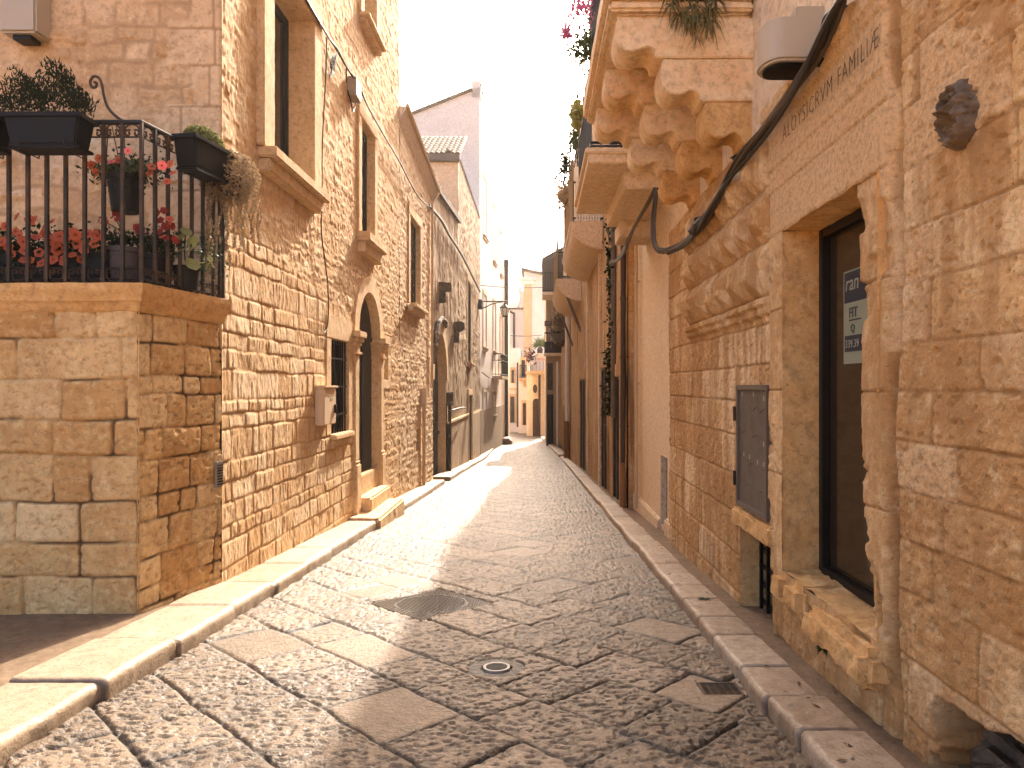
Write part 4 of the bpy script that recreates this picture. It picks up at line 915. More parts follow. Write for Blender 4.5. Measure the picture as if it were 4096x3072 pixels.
# ================================================================== RIGHT: inscribed palazzo
WR = 1.70; FR = Frame((WR, 0, 0), (0, 1, 0), (-1, 0, 0))
pal = thing('inscribed_palazzo', 'weathered orange stone house with an inscribed window lintel and scroll corbelled balcony, on the right', 'house', (WR, 5, gz(5)))
MA = Masonry(-1, 4.2, .5, 4, (.215, .30), (.34, .95), 71, warp=.01, ws=3)
MC = Masonry(-1.2, 4.2, 3.5, 10, (.27, .40), (.3, .8), 73, warp=.012, ws=3)
def h_pal(U, V):
    a, sa, ja = relief(MA, U, V, jw=.002, jd=.009, rr=.014, amp=.010, rough=.007, rs=(26, 40), tilt=.003, pit=.012, seed=81); rn_a = MA.ev(U, V)[3][..., 3]
    c, sc, jc = relief(MC, U, V, jw=.004, jd=.012, rr=.022, amp=.014, rough=.009, rs=(24, 22), tilt=.004, pit=.010, seed=83)
    wob = .05 * (fbm(V * 2.1, V * 0 + 3, 3, 5) - .5)
    wA = 1 - sst(U + wob, 3.27, 3.31)
    h = a * wA + c * (1 - wA); st = sa * wA + sc * (1 - wA); jo = .55 * ja * wA + .6 * jc * (1 - wA)
    # window surround: tall worn jambs and lintel slabs
    wB = sst(U + wob, 3.33, 3.36) * (1 - sst(U + wob * .5, 5.03, 5.05)) * sst(V, .16 - .25 * (U - 3.3) * 0, .22)
    er = fbm(U * 5, V * 5, 4, 91); fl = fbm(U * 26, V * 26, 3, 92)
    sm = .035 + .004 * (fl - .5) - .045 * sst(er, .56, .7) * (1 - sst(V, 2.35, 2.6)) * sst(abs(U - 4.2), .35, .5) * .8 + .012 * (er - .5)
    ln_ = np.zeros_like(U)
    for q in (.95, 1.52, 2.08): ln_ = np.maximum(ln_, (1 - sst(abs(V - q + .02 * (er - .5)), .003, .009)))
    for q in (2.61, 2.92): ln_ = np.maximum(ln_, (1 - sst(abs(V - q + .01 * (er - .5)), .003, .010)))
    mo = sst(V, 3.07, 3.085) * .012 + sst(V, 3.10, 3.12) * -.006 + sst(V, 3.36, 3.38) * .03 + sst(V, 3.42, 3.43) * .03 - sst(V, 3.50, 3.52) * .0
    sm = sm - .012 * ln_ + mo * (1 - .5 * sst(er, .55, .7))
    h = h * (1 - wB) + sm * wB; st = st * (1 - wB) + (.72 + .3 * (er - .5) - .35 * (1 - sst(V, 1.9, 2.6)) * (1 - er)) * wB; jo = jo * (1 - wB) + ln_ * wB * .8
    # broken seam between near masonry and surround
    g = np.exp(-((U + wob * 1.6 - 3.31) / .022) ** 2) * (.3 + fbm(V * 3, U * 3, 2, 9)); h = h - .04 * g; jo = np.maximum(jo, g * .6)
    # lower blocks under the sill
    # string course and rusticated bossage
    wC = sst(U, 5.05, 5.09) * (1 - sst(U + .06 * (fbm(V * 3, U, 2, 3) - .5), 7.75, 7.82))
    cc = sst(V, 2.06, 2.09) * (1 - sst(V, 2.19, 2.21)) * (.045 + .03 * sst(V, 2.13, 2.15)); h = h + wC * cc * (1 - .6 * sst(er, .6, .72))
    bo = sst(V, 2.2, 2.23) * (1 - sst(V, 3.38, 3.4)) * wC
    bv = ((V - 2.22) / .39); bu = (U / .40) + .5 * (np.floor(bv) % 2); fv = np.abs((bv % 1) - .5) * 2; fu = np.abs((bu % 1) - .5) * 2
    pil = np.clip(1 - np.maximum(fv, fu), 0, 1); bs = .012 + .15 * np.minimum(pil, .7) + .06 * (fbm(U * 11, V * 11, 4, 44) - .5)
    h = h * (1 - bo) + bs * bo; jo = jo * (1 - bo) + (1 - sst(pil, .02, .1)) * .6 * bo
    # lower end stones lose their face; ragged plinth
    h = h + .03 * (fbm(U * .9, V * .9, 2, 22) - .5)
    # dark eaten-out cavity at the foot, near the camera
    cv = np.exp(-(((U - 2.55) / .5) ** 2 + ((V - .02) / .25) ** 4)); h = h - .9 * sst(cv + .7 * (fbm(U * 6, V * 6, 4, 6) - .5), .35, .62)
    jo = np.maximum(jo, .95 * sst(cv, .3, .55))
    big = fbm(U * 1.6 + 2, V * 1.9, 3, 101)
    pa = wB * (.95 * sst(V + .25 * (big - .5), 2.5, 2.7) + .25 * sst(big, .5, .7)) * (1 - .8 * (1 - sst(abs(U - 4.3), .55, .62)) * 0) + wA * np.clip(.40 * sst(big, .45, .65) + .3 * sst(rn_a, .72, .78) + .25 * (1 - sst(U, 1.6, 2.6)), 0, .8) + (1 - wA) * (1 - wB) * .42 * sst(big, .52, .68)
    return h, np.clip(st, 0, 1), np.clip(jo, 0, 1), np.clip(pa, 0, 1)
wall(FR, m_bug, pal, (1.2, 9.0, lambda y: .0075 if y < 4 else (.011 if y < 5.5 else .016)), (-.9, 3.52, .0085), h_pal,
     [('t', 3.3, 4.74, .3, 2.6, 3.50, 3.66), hole(5.12, 5.86, .58, 1.54), hole(4.99, 5.80, -.28, .40)], depth=6)
b = MB(); b.box((WR + .03, 1.2, 3.45), (WR + 6, 9.0, 12)); b.box((WR - .3, 1.2, 12), (WR + 6, 9.0, 12.3)); b.build('upper_wall', m_plas, pal)
w = FR.box(MB(), 3.3, 4.8, .25, 2.65, -.29, -.25).build('window', m_shop, pal)
reveal(FR, m_trimo, w, 3.42, 4.74, .3, 2.6, .04, -.25, amp=.022, cell=.025, seed=5)
b = MB()
for a0, a1, c0, c1 in ((4.66, 4.72, .3, 2.6), (3.43, 3.49, .3, 2.6)): FR.box(b, a0, a1, c0, c1, -.248, -.20)
FR.box(b, 3.49, 4.66, .3, .35, -.248, -.20); FR.box(b, 3.49, 4.66, 2.54, 2.6, -.248, -.20); b.build('frame', m_iron, w, bevel=.004)
b = MB(); FR.box(b, 4.62, 4.86, .09, .31, -.24, .09); FR.box(b, 4.30, 4.62, .10, .31, -.24, .10); b.build('sill', m_trimo, w, bevel=.05, rough=.022, cell=.035, seed=2)
b = MB(); FR.box(b, 3.40, 4.22, .06, .26, -.24, .12); b.build('sill', m_trimo, w, bevel=.05, rough=.026, cell=.035, seed=8)
# inscription
text('ALOYSICRVM', m_ink, pal, 'inscription', (WR - .058, 4.68, 3.185), (0, -1, 0), .145, width=.78, thin=-.0035)
text('FAMILI\u00c6', m_ink, pal, 'inscription', (WR - .058, 3.83, 3.185), (0, -1, 0), .145, width=.45, thin=-.0035)
# poster on the glass
pt = thing('window_poster', 'pale green notice with navy bands stuck on the shop window glass', 'poster', (WR + .24, 4.4, 1.7))
def FRb(mb, u0, u1, v0, v1, n0, n1): return FR.box(mb, u0, u1, v0, v1, n0, n1)
n_ = -.245
FRb(MB(), 3.98, 4.44, 1.69, 2.27, -.249, n_).build('sheet', m_paperg, pt)
FRb(MB(), 3.99, 4.425, 2.07, 2.26, n_, n_ + .002).build('header_band', m_papern, pt)
FRb(MB(), 3.99, 4.42, 1.765, 1.865, n_, n_ + .002).build('number_band', m_papern, pt)
text('ran', m_paperl, pt, 'header_text', (WR - n_ - .004, 4.41, 2.145), (0, -1, 0), .14, shear=.15)
text('FIT', m_papern, pt, 'body_text', (WR - n_ - .003, 4.36, 1.975), (0, -1, 0), .09)
FRb(MB(), 4.2, 4.36, 1.955, 1.963, n_, n_ + .002).build('underline', m_papern, pt)
text('Q', m_papern, pt, 'body_text', (WR - n_ - .003, 4.335, 1.885), (0, -1, 0), .07)
text('339.39', m_paperl, pt, 'number_text', (WR - n_ - .004, 4.41, 1.79), (0, -1, 0), .07)
# meter cabinet
cab = FR.box(MB(), 5.12, 5.86, .58, 1.54, -.05, .012).build('cabinet_door', m_cab, pal)
b = MB()
for q in ((5.10, 5.14, .56, 1.56), (5.84, 5.88, .56, 1.56), (5.14, 5.84, .56, .6), (5.14, 5.84, 1.52, 1.56)): FR.box(b, *q, -.05, .03)
b.build('frame', m_greyd, cab, bevel=.004)
b = MB()
for z in (.78, 1.32): b.tube([FR.pt(5.9, z - .06, .035), FR.pt(5.9, z + .06, .035)], .014, 6)
b.build('hinge', m_rust, cab)
for z in (1.36, 1.16, .93, .75):
    pts = [FR.pt(5.15 + .69 * k / 8 if z != 1.36 else 5.15 + .4 * k / 8, z + .02 * math.sin(k * 1.7 + z * 9) + .02 * k / 8, .0125) for k in range(9)]; MB().tube(pts, .0035, 4).build('crack', m_ink, cab)
b = MB()
for u, z in ((5.75, 1.47), (5.45, 1.47), (5.2, 1.44), (5.7, .98), (5.55, .97), (5.35, .95), (5.2, 1.1), (5.2, .95)): b = MB(); FR.box(b, u, u + .02, z, z + .035, .0121, .0132); b.build('paper_scrap', m_paperl, cab)
pass
# cellar grille
gr = FR.box(MB(), 4.99, 5.80, -.30, .40, -.32, -.28).build('grille', m_soil, pal); reveal(FR, m_trimo, gr, 4.99, 5.80, -.28, .40, .02, -.28, amp=.015, cell=.04)
for k in range(5): b = MB(); FR.box(b, 5.06 + k * .165, 5.085 + k * .165, -.28, .40, -.15, -.125); b.build('bar', m_iron, gr)
for k in range(5): b = MB(); FR.box(b, 4.99, 5.80, -.22 + k * .14, -.195 + k * .14, -.165, -.14); b.build('bar', m_iron, gr)
b = MB(); FR.box(b, 4.96, 5.92, .40, .54, -.2, .06); b.build('lintel', m_trimo, gr, bevel=.02, rough=.02, cell=.04, seed=3)
b = MB(); FR.box(b, 4.9, 5.86, -.36, -.27, -.28, .03); b.build('sill', m_trimo, gr, bevel=.015, rough=.012, cell=.05)
# carved boss: worn head with a rosette above and a gaping mouth below
cu_, cz_ = 2.82, 2.645; ub_ = np.linspace(-.15, .15, 90); U, V = np.meshgrid(ub_, np.linspace(-.16, .16, 90)); rr0 = np.hypot(U / .115, V / .135) + .3 * (fbm(U * 14, V * 14, 3, 4) - .5)
hb = .085 * np.sqrt(np.clip(1 - rr0 ** 2, 0, 1)) - .03
q1 = np.hypot(U + .005, V - .055); hb += .028 * np.exp(-((q1 - .052) / .012) ** 2) - .03 * np.exp(-(q1 / .03) ** 2) + .018 * np.exp(-((q1 - .022) / .008) ** 2)
q2 = np.hypot(U * .9, V + .055); hb += .025 * np.exp(-((q2 - .06) / .014) ** 2) - .05 * np.exp(-(q2 / .034) ** 4) 
hb += (.02 * (fbm(U * 24, V * 24, 3, 8) - .5) + .045 * (fbm(U * 55, V * 60, 2, 18) - .5)) * (rr0 < 1)
cvb = tag(gridmesh('carved_boss', FR.arr(U + cu_, V + cz_, hb), m_dark, None, flip=True, loc=(WR, cu_, cz_)), 'weathered grey carved stone head jutting from the near right masonry', 'carving')
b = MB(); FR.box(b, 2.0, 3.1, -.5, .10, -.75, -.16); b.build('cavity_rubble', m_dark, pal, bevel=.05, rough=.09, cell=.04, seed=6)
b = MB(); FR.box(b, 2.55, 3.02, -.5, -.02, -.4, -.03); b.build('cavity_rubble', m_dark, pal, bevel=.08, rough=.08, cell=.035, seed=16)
# fallen rubble at the foot of the wall
for i, (x, y, s_) in enumerate(((1.60, 2.86, .07), (1.63, 2.55, .10), (1.58, 2.25, .08))):
    b = MB(); b.box((x - s_, y - s_ * 1.2, gz(y) + .06), (x + s_, y + s_, gz(y) + .07 + s_ * .9)); tag(b.build('loose_stone', m_trimo, None, loc=(x, y, gz(y) + .07), bevel=s_ * .5, rough=.02, cell=.03, seed=i), ('small orange rubble stone at the edge of the dark wall cavity', 'largest rubble stone sunk in the dark wall cavity', 'rubble stone nearest the camera at the wall foot')[i], 'stone')
# balcony on scroll corbels
bal = MB(); bal.box((.53, 5.52, 4.62), (WR + .03, 8.05, 4.80)); bal.box((.57, 5.56, 4.54), (WR + .03, 8.0, 4.62)); bal.box((.62, 5.60, 4.50), (WR + .03, 7.96, 4.54))
bl = bal.build('balcony', m_pale, pal, bevel=.035, rough=.006, cell=.1)
def tier(x0, zt, zl):
    """scroll-ended stone: rounded nose, shallow hollow behind it, then a small fillet"""
    q = [(x0 + .012, zt), (x0, zt - .04), (x0 - .006, zl + .16), (x0, zl + .105), (x0 + .018, zl + .06), (x0 + .045, zl + .026), (x0 + .08, zl + .007), (x0 + .12, zl), (x0 + .155, zl + .004),
         (x0 + .185, zl + .016), (x0 + .215, zl + .032), (x0 + .245, zl + .038), (x0 + .275, zl + .032), (x0 + .298, zl + .014), (x0 + .31, zl - .012), (x0 + .312, zl - .045), (x0 + .36, zl - .05), (WR + .05, zl - .05), (WR + .05, zt)]
    return [p for p in q if p[0] < WR] + q[-2:]
for i, y in enumerate((5.6, 6.5, 7.4)):
    for j, (x0, zt, zl) in enumerate(((.635, 4.5, 4.23), (1.0, 4.18, 3.89), (1.345, 3.84, 3.55))):
        b = MB(); b.prism(tier(x0, zt - .002, zl), lambda p, k: Vector((p[0], y + .015 * j + k * (.36 - .03 * j), p[1]))); b.build('corbel', m_pale if j < 2 else m_trimo, bl, bevel=.008, rough=.004, cell=.03, seed=i * 3 + j)
rr_ = MB(); cs = [(WR, 5.6), (.60, 5.6), (.60, 7.98), (WR, 7.98)]
for z in (4.9, 5.72): rr_.tube([(x, y, z) for x, y in cs], .02, 6)
rg = rr_.build('railing', m_iron, bl)
for a, c2 in zip(cs, cs[1:]):
    n = max(2, int(math.hypot(c2[0] - a[0], c2[1] - a[1]) / .13))
    for k in range(n): x, y = a[0] + (c2[0] - a[0]) * k / n, a[1] + (c2[1] - a[1]) * k / n; MB().tube([(x, y, 4.8), (x, y, 5.72)], .009, 5).build('bar', m_iron, rg)
# plants of the balcony
fr_ = thing('hanging_fern', 'olive green spider plant growing out over the top corbel of the balcony', 'plant', at(2800, 60, 5.55)); r = random.Random(9)
b = MB()
for px, py in ((2690, 20), (2730, -20), (2770, 30), (2810, -10), (2845, 40), (2860, 0), (2800, 70), (2720, 60), (2760, 80), (2840, 90), (2690, -30)): blades(b, at(px, py, 5.5), 26, .17, .0055, r, up=.7, droop=1.5)
b.build('fronds', m_fern, fr_)
b = MB(); blades(b, at(2785, 155, 5.48), 30, .11, .004, r, up=.6, droop=1.2); b.tube([at(2800, 90, 5.5), at(2785, 155, 5.48)], .004, 4); b.build('runner', m_dry, fr_)
MB().lathe([(.08, -.1), (.12, .03), (.13, .06)], at(2775, -40, 5.6), 12).build('pot', m_potg, fr_)
wd_ = MB(); blades(wd_, at(2728, 455, 6.9), 22, .09, .006, r, up=.6, droop=.8); tag(wd_.build('wall_weed', plain('pinkish_weed', (.42, .18, .13), .6), None, loc=at(2728, 455, 6.9)), 'small pinkish weed sprouting between the balcony corbels', 'weed')
bg = thing('bougainvillea', 'magenta bougainvillea spilling over the balcony railing against the sky', 'plant', (.55, 8.2, 4.8))
def cl(px, py, sx, sy, d0, d1): return lambda q: at(px + q.gauss(0, .5) * sx, py + q.gauss(0, .5) * sy, q.uniform(d0, d1))
leaves(500, cl(2330, 30, 60, 70, 7.2, 8.4), .05, 31).build('blossom', m_mag, bg); leaves(200, cl(2262, 130, 26, 36, 7.6, 8.2), .045, 32).build('blossom', m_mag, bg); leaves(420, cl(2335, 190, 40, 80, 7.3, 8.2), .055, 33).build('foliage', m_leafg, bg); leaves(120, cl(2290, 215, 40, 50, 7.4, 8.2), .045, 34).build('foliage', m_leafd, bg)
# wall lamp
wlp = thing('wall_lamp', 'off white curved wall lamp with a dark glass underside, above the inscription', 'lamp', (WR, 4.5, 3.7))
b = MB(); z0_, z1_ = 3.49, 3.75; n = 12
pts = [(WR + .03, 4.15), (WR + .03, 4.45)] + [(1.47 - .11 * math.sin(math.pi * k / n), 4.30 + .15 * math.cos(math.pi * k / n)) for k in range(n + 1)]
b.prism(pts, lambda p, k: Vector((p[0], p[1], z0_ + (z1_ - z0_) * k))); b.build('body', m_lampw, wlp, bevel=.015, smooth=True)
pts = [(1.66, 4.19), (1.66, 4.41)] + [(1.48 - .09 * math.sin(math.pi * k / n), 4.30 + .11 * math.cos(math.pi * k / n)) for k in range(n + 1)]
MB().prism(pts, lambda p, k: Vector((p[0], p[1], z0_ - .012 + .02 * k))).build('lens', m_pot, wlp)
MB().box((1.56, 4.21, z1_), (1.74, 4.39, z1_ + .09)).build('mount', m_lampw, wlp, bevel=.008)
b = MB(); b.box((1.60, 4.44, 3.37), (1.75, 4.57, 3.52)); tag(b.build('wall_bracket', m_trimo, None, loc=(1.7, 4.65, 3.4), bevel=.03, rough=.012, cell=.03), 'small brown stone bracket under the white wall lamp', 'bracket')
# heavy cable bundle
def RP(px, py, d): return at(px, py, d)
cbp = [(3400, -60, 3.55), (3350, 40, 3.75), (3260, 210, 4.1), (3170, 350, 4.5), (3060, 510, 5.0), (2985, 615, 5.4), (2915, 720, 5.9), (2850, 830, 6.4), (2800, 905, 6.9), (2730, 975, 7.5), (2660, 1008, 8.0)]
cbd = thing('cable_bundle', 'thick twisted bundle of brown cables sagging across the right wall', 'cable', RP(2985, 615, 5.4))
for q, (dx, dy, rad, mt) in enumerate(((0, 0, .021, m_cable), (-22, 8, .017, m_cable), (22, 13, .019, m_cblk), (6, -22, .012, m_cable), (30, -6, .011, m_cblk))):
    pts = [RP(x + dx * 5.2 / d * .8 * math.cos(i * 1.1 + q * .9), y + dy * 5.2 / d * .8, d - .01 * q) for i, (x, y, d) in enumerate([(x_, y_, min(8.0, 1.565 * FPX / (x_ - VX))) for x_, y_, d_ in cbp])]; MB().tube(curve(pts, 6), rad, 7).build('strand', mt, cbd, smooth=True)
b = MB(); b.tube(curve([RP(3290, 130, 4.0), RP(3310, 60, 3.9), RP(3370, 30, 3.8), RP(3410, 60, 3.8), RP(3350, 90, 3.85), RP(3330, 160, 3.9), RP(3270, 260, 4.05)]), .018, 7); b.build('loop', m_cblk, cbd, smooth=True)
b = MB(); b.tube([RP(2840, 850, 6.4), RP(2770, 925, 6.9)], .05, 8); b.tube([RP(2800, 920, 6.8), RP(2790, 870, 6.75)], .035, 7); b.build('clamp', m_cblk, cbd, rough=.02, cell=.05); b = MB(); b.tube([RP(3270, 225, 4.05), RP(3310, 165, 4.0)], .05, 8); b.build('clamp', m_cblk, cbd, rough=.02, cell=.05)
b = MB(); b.tube(curve([RP(2905, 740, 5.9), RP(2935, 690, 5.8), RP(2945, 650, 5.8), RP(2935, 625, 5.8)]), [.022] * 24 + [.04], 7); b.build('cut_end', m_cblk, cbd, smooth=True)
cb2 = thing('cable_loop', 'pair of grey cables looping down from a hook on the plaster wall', 'cable', RP(2612, 770, 8.4))
for q in range(3):
    MB().tube(curve([RP(2660 + 6 * q, 1008 - 6 * q, 8.0), RP(2630 + 3 * q, 1005 - 6 * q, 8.2), RP(2610 + 5 * q, 960, 8.4), RP(2608 + 5 * q, 880, 8.6), RP(2618 + 4 * q, 790, 8.7), RP(2622, 752, 8.8)]), .017, 6).build('strand', m_cable if q else m_cblk, cb2, smooth=True)
    MB().tube(curve([RP(2620, 755, 8.8), RP(2590 - 5 * q, 820 + 5 * q, 9.3), RP(2540 - 3 * q, 900 + 8 * q, 10.3), RP(2500, 985 + 9 * q, 11.6), RP(2470, 1035 + 4 * q, 12.6), RP(2440, 1050 + 3 * q, 13.2)]), .022, 6).build('strand', m_cable, cb2, smooth=True)
MB().tube([RP(2612, 755, 8.8), RP(2640, 752, 8.8) + Vector((.25, 0, 0))], .015, 6).build('hook', m_rust, cb2)

# ================================================================== RIGHT: plaster house and its neighbours
XP = 1.82; FP = Frame((XP, 0, 0), (0, 1, 0), (-1, 0, 0))
ph = thing('plaster_house', 'smooth cream plastered house set back behind the orange stone wall, with a plain concrete balcony', 'house', (XP, 10.5, gz(10)))
wall(FP, m_plas, ph, (9.0, 12.9, .1), (-1.5, 12, .2), lambda U, V: .012 * (fbm(U * .8, V * .8, 2, 3) - .5), [hole(9.75, 10.25, -.47, .55)], depth=6)
window(FP, ph, 9.75, 10.25, -.47, .55, rec=.12, jw=0, part='cellar_door', pane=m_greyd, trim=m_plas, mull=0)
b = MB(); FP.box(b, 9.0, 9.72, -1.2, -.28, -.02, .06); FP.box(b, 10.28, 12.9, -1.2, -.4, -.02, .05); b.build('plinth', m_plas, ph, bevel=.02, rough=.008, cell=.1)
b = MB(); b.box((.66, 9.0, 4.42), (XP, 11.7, 4.60)); b.box((.62, 8.96, 4.54), (XP, 11.72, 4.61)); bl = b.build('balcony', m_plas, ph, bevel=.015)
b = MB(); b.box((1.15, 9.25, 4.16), (XP, 11.5, 4.42)); b.box((1.30, 11.0, 3.9), (XP, 11.7, 4.16)); b.build('haunch', m_plas, bl, bevel=.015)
rr_ = MB(); cs = [(XP, 9.05), (.70, 9.05), (.70, 11.65), (XP, 11.65)]
for z in (4.7, 5.55): rr_.tube([(x, y, z) for x, y in cs], .02, 6)
rg = rr_.build('railing', m_iron, bl)
for a, c2 in zip(cs, cs[1:]):
    n = max(2, int(math.hypot(c2[0] - a[0], c2[1] - a[1]) / .12))
    for k in range(n): x, y = a[0] + (c2[0] - a[0]) * k / n, a[1] + (c2[1] - a[1]) * k / n; MB().tube([(x, y, 4.6), (x, y, 5.55)], .009, 5).build('bar', m_iron, rg)
def pipe(label, name, x, y, z0, z1, rad, mat, collars=(), foot=None):
    t = thing(name, label, 'pipe', (x, y, z0)); MB().tube([(x, y, z0), (x, y, z1)], rad, 12).build('pipe', mat, t, smooth=True)
    for z in collars:
        b = MB(); b.tube([(x, y, z - .03), (x, y, z + .03)], rad * 1.18, 12); b.box((x, y - .012, z - .012), (x + .2, y + .012, z + .012)); b.build('collar', mat, t)
    if foot: MB().tube([(x, y, z0 - .0), (x, y, z0 + foot)], rad * 1.25, 12).build('foot', m_terra, t, smooth=True)
    return t
pipe('brown downpipe with a terracotta foot, at the corner of the cream plaster house', 'brown_downpipe', 1.62, 13.15, gz(13.1) + .07, 9, .055, m_pipeb, (4.5, 3.2, 2.1, .8), .85)
pipe('broad grey downpipe wrapped in ivy, just behind the brown downpipe', 'grey_downpipe', 1.62, 14.7, .9, 9, .07, m_pipeg, (4.9, 2.9))
pipe('thin cream pipe running up the edge of the plaster house', 'cream_pipe', 1.75, 12.35, -.6, 8, .03, m_pipec, (.5, 1.6, 3.4))
iv = thing('ivy', 'dark ivy strands clinging to the grey downpipe', 'ivy', (1.6, 14.6, 2))
def ivp(q):
    z = q.choice([q.uniform(4.3, 6.1), q.uniform(2.2, 4.0), q.uniform(3.6, 4.5), q.uniform(.9, 2.2)]); s_ = .16 if z > 4.3 else .1
    return Vector((1.6 + q.gauss(0, s_ * .5), 14.9 + q.gauss(0, .12) + (.6 if z < 2.4 else 0), z))
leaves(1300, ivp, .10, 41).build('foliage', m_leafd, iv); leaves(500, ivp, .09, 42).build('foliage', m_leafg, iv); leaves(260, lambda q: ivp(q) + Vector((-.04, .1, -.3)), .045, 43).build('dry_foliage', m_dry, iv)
b = MB(); b.tube([(1.62, 14.75, .8), (1.63, 14.85, 6)], .012, 5); b.build('stem', m_wood, iv)

XQ = 1.66; FQ = Frame((XQ, 0, 0), (0, 1, 0), (-1, 0, 0))
def h_q(U, V): return .05 * (fbm(U * 2.5, V * .7, 4, 7) - .5) + .02 * (fbm(U * 7, V * 7, 3, 8) - .5) + .04 * sst(V, gz(20) + 1.6, gz(20) + 1.4) * 0
och = thing('ochre_house', 'long house of peeling ochre plaster with bombe balconies and dark doors, on the right', 'house', (XQ, 20, gz(20)))
dr = [(13.9, 15.3, 1.75), (16.35, 18.1, 2.0), (23.6, 26.8, 1.8)]
wall(FQ, m_peel, och, (12.95, 34.5, .08), (-2.5, 11.8, .07), h_q, [hole(a, b_, gz(a) - .3, z) for a, b_, z in dr], depth=6)
for a, b_, z in dr: window(FQ, och, a, b_, gz(a) - .3, z, rec=.05, jw=.14, jp=.03, part='door', pane=m_wood, frm=m_wood2, trim=m_peel, mull=1, cell=.2)
b = MB(); FQ.box(b, 18.1, 18.4, -1.6, 6, -.02, .06); b.build('pilaster_strip', m_plas, och, rough=.012, cell=.2); b = MB(); FQ.box(b, 22.6, 22.9, -1.8, 6, -.02, .05); b.build('pilaster_strip', m_plas, och, rough=.012, cell=.2)
def bombe(parent, y0, y1, xo, zs, zw, mat, n=7, XW=XQ):
    """balcony whose underside swells from the wall up to the slab"""
    pr_ = [(XW, zw)] + [(XW + (xo - XW) * math.sin(math.pi / 2 * k / n) ** .9, zw + (zs - zw) * (1 - math.cos(math.pi / 2 * k / n)) ** .9) for k in range(1, n + 1)] + [(xo - .03, zs), (xo - .03, zs + .12), (XW, zs + .12)]
    return MB().prism(pr_, lambda p, k: Vector((p[0], y0 + (y1 - y0) * k, p[1]))).build('balcony', mat, parent, bevel=.03, rough=.01, cell=.25)
b3 = bombe(och, 17.6, 23.2, .86, 5.58, 5.0, m_plas); b4 = bombe(och, 26.2, 32.5, .74, 5.45, 4.75, m_plas)
def balrail(par, x0, y0, y1, z, hgt, XW, mat=m_iron, sp=.16):
    rr_ = MB(); cs = [(XW, y0), (x0, y0), (x0, y1), (XW, y1)]
    for q in (z + .1, z + hgt): rr_.tube([(x, y, q) for x, y in cs], .025, 5)
    for a, c2 in zip(cs, cs[1:]):
        n = max(2, int(math.hypot(c2[0] - a[0], c2[1] - a[1]) / sp))
        for k in range(n): x, y = a[0] + (c2[0] - a[0]) * k / n, a[1] + (c2[1] - a[1]) * k / n; rr_.tube([(x, y, z), (x, y, z + hgt)], .012, 4)
    return rr_.build('railing', mat, par)
balrail(b3, .92, 17.7, 23.1, 5.7, 1.0, XQ); balrail(b4, .8, 26.3, 32.4, 5.57, 1.0, XQ)
def cane(parent, x, y0, y1, z0, z1, seed):
    q = random.Random(seed); b = MB(); y = y0
    while y < y1: b.tube([(x + q.uniform(-.01, .01), y, z0), (x + q.uniform(-.02, .02), y, z1 + q.uniform(-.04, .06))], .018, 4, cap=False); y += .045
    return b.build('cane_screen', m_dry, parent)
cane(b3, .9, 17.7, 23.1, 5.72, 7.3, 3); cane(b4, .78, 26.3, 32.4, 5.6, 7.0, 4)
b = MB()
for k in range(10): b.box((.98 + k * .07, 17.62, 5.72), (1.03 + k * .07, 17.66, 6.75))
b.build('slat_screen', m_signw, b3)
b = MB(); b.tube([(XQ, 26.3, 3.6), (1.1, 26.3, 5.0)], .05, 6); b.tube([(XQ, 32.3, 3.4), (1.1, 32.3, 4.9)], .05, 6); b.build('strut', m_pipeg, b4)
for k, (px, py, sx, sy, d0, d1, m_, lab) in enumerate(((2300, 560, 22, 60, 12.5, 15.5, m_leafg, 'green creeper over the railing just past the plain concrete balcony'), (2262, 660, 26, 50, 17.5, 21, m_leafd, 'dusty shrub above the cane screen of the first bombe balcony'), (2252, 780, 26, 50, 19, 22, m_sedum, 'dry brown creeper hanging on the first cane screen'), (2310, 460, 22, 40, 11.0, 12.5, m_leafy, 'yellowish plant in the corner of the concrete balcony railing'))):
    t = thing('balcony_plant', lab, 'plant', at(px, py, (d0 + d1) / 2), 'plants along the right hand balconies'); leaves(420, cl(px, py, sx, sy, d0, d1), .075 + .02 * k, 51 + k).build('foliage', m_, t)
    a_ = at(px, py, (d0 + d1) / 2); b = MB()
    for q in range(4): b.tube([a_ + Vector((r.uniform(-.1, .1), r.uniform(-.3, .3), -.6)), a_ + Vector((r.uniform(-.15, .15), r.uniform(-.6, .6), .5))], .01, 4)
    b.build('stem', m_wood, t)
for k, (x0, y0, x1, y1, d0) in enumerate(((2107, 241, 2310, 247, 11.5), (2125, 541, 2265, 553, 16))):
    a_ = at(x0, y0, d0); b_ = at(x1, y1, d0); MB_ = MB().tube([a_, b_], .011 if k == 0 else .016, 5); tag(MB_.build('drying_rod', m_boxg, None, loc=b_), ('upper' if k == 0 else 'lower') + ' pale metal rod jutting out over the street from the right balconies', 'rod')
for k, (px, py, d0, w_) in enumerate(((2215, 702, 20, 14), (2178, 828, 30, 12), (2142, 895, 38, 10))):
    c = at(px, py, d0); u_ = d0 / FPX; f = spiral(c, Vector((1, 0, 0)), Vector((0, 0, 1)), .004 * d0, w_ * u_, 0, -7.5, 22) + [c + Vector((w_ * 1.2 * u_, 0, -18 * u_)), c + Vector((w_ * 3.2 * u_ , 0, -26 * u_))]
    b = MB(); b.tube(f, .010 + .0006 * d0, 4); tag(b.build('iron_scroll', m_greyd, None, loc=c), ('largest and nearest' , 'middle', 'smallest and farthest')[k] + ' thin iron scroll curling against the sky above the right balconies', 'bracket')

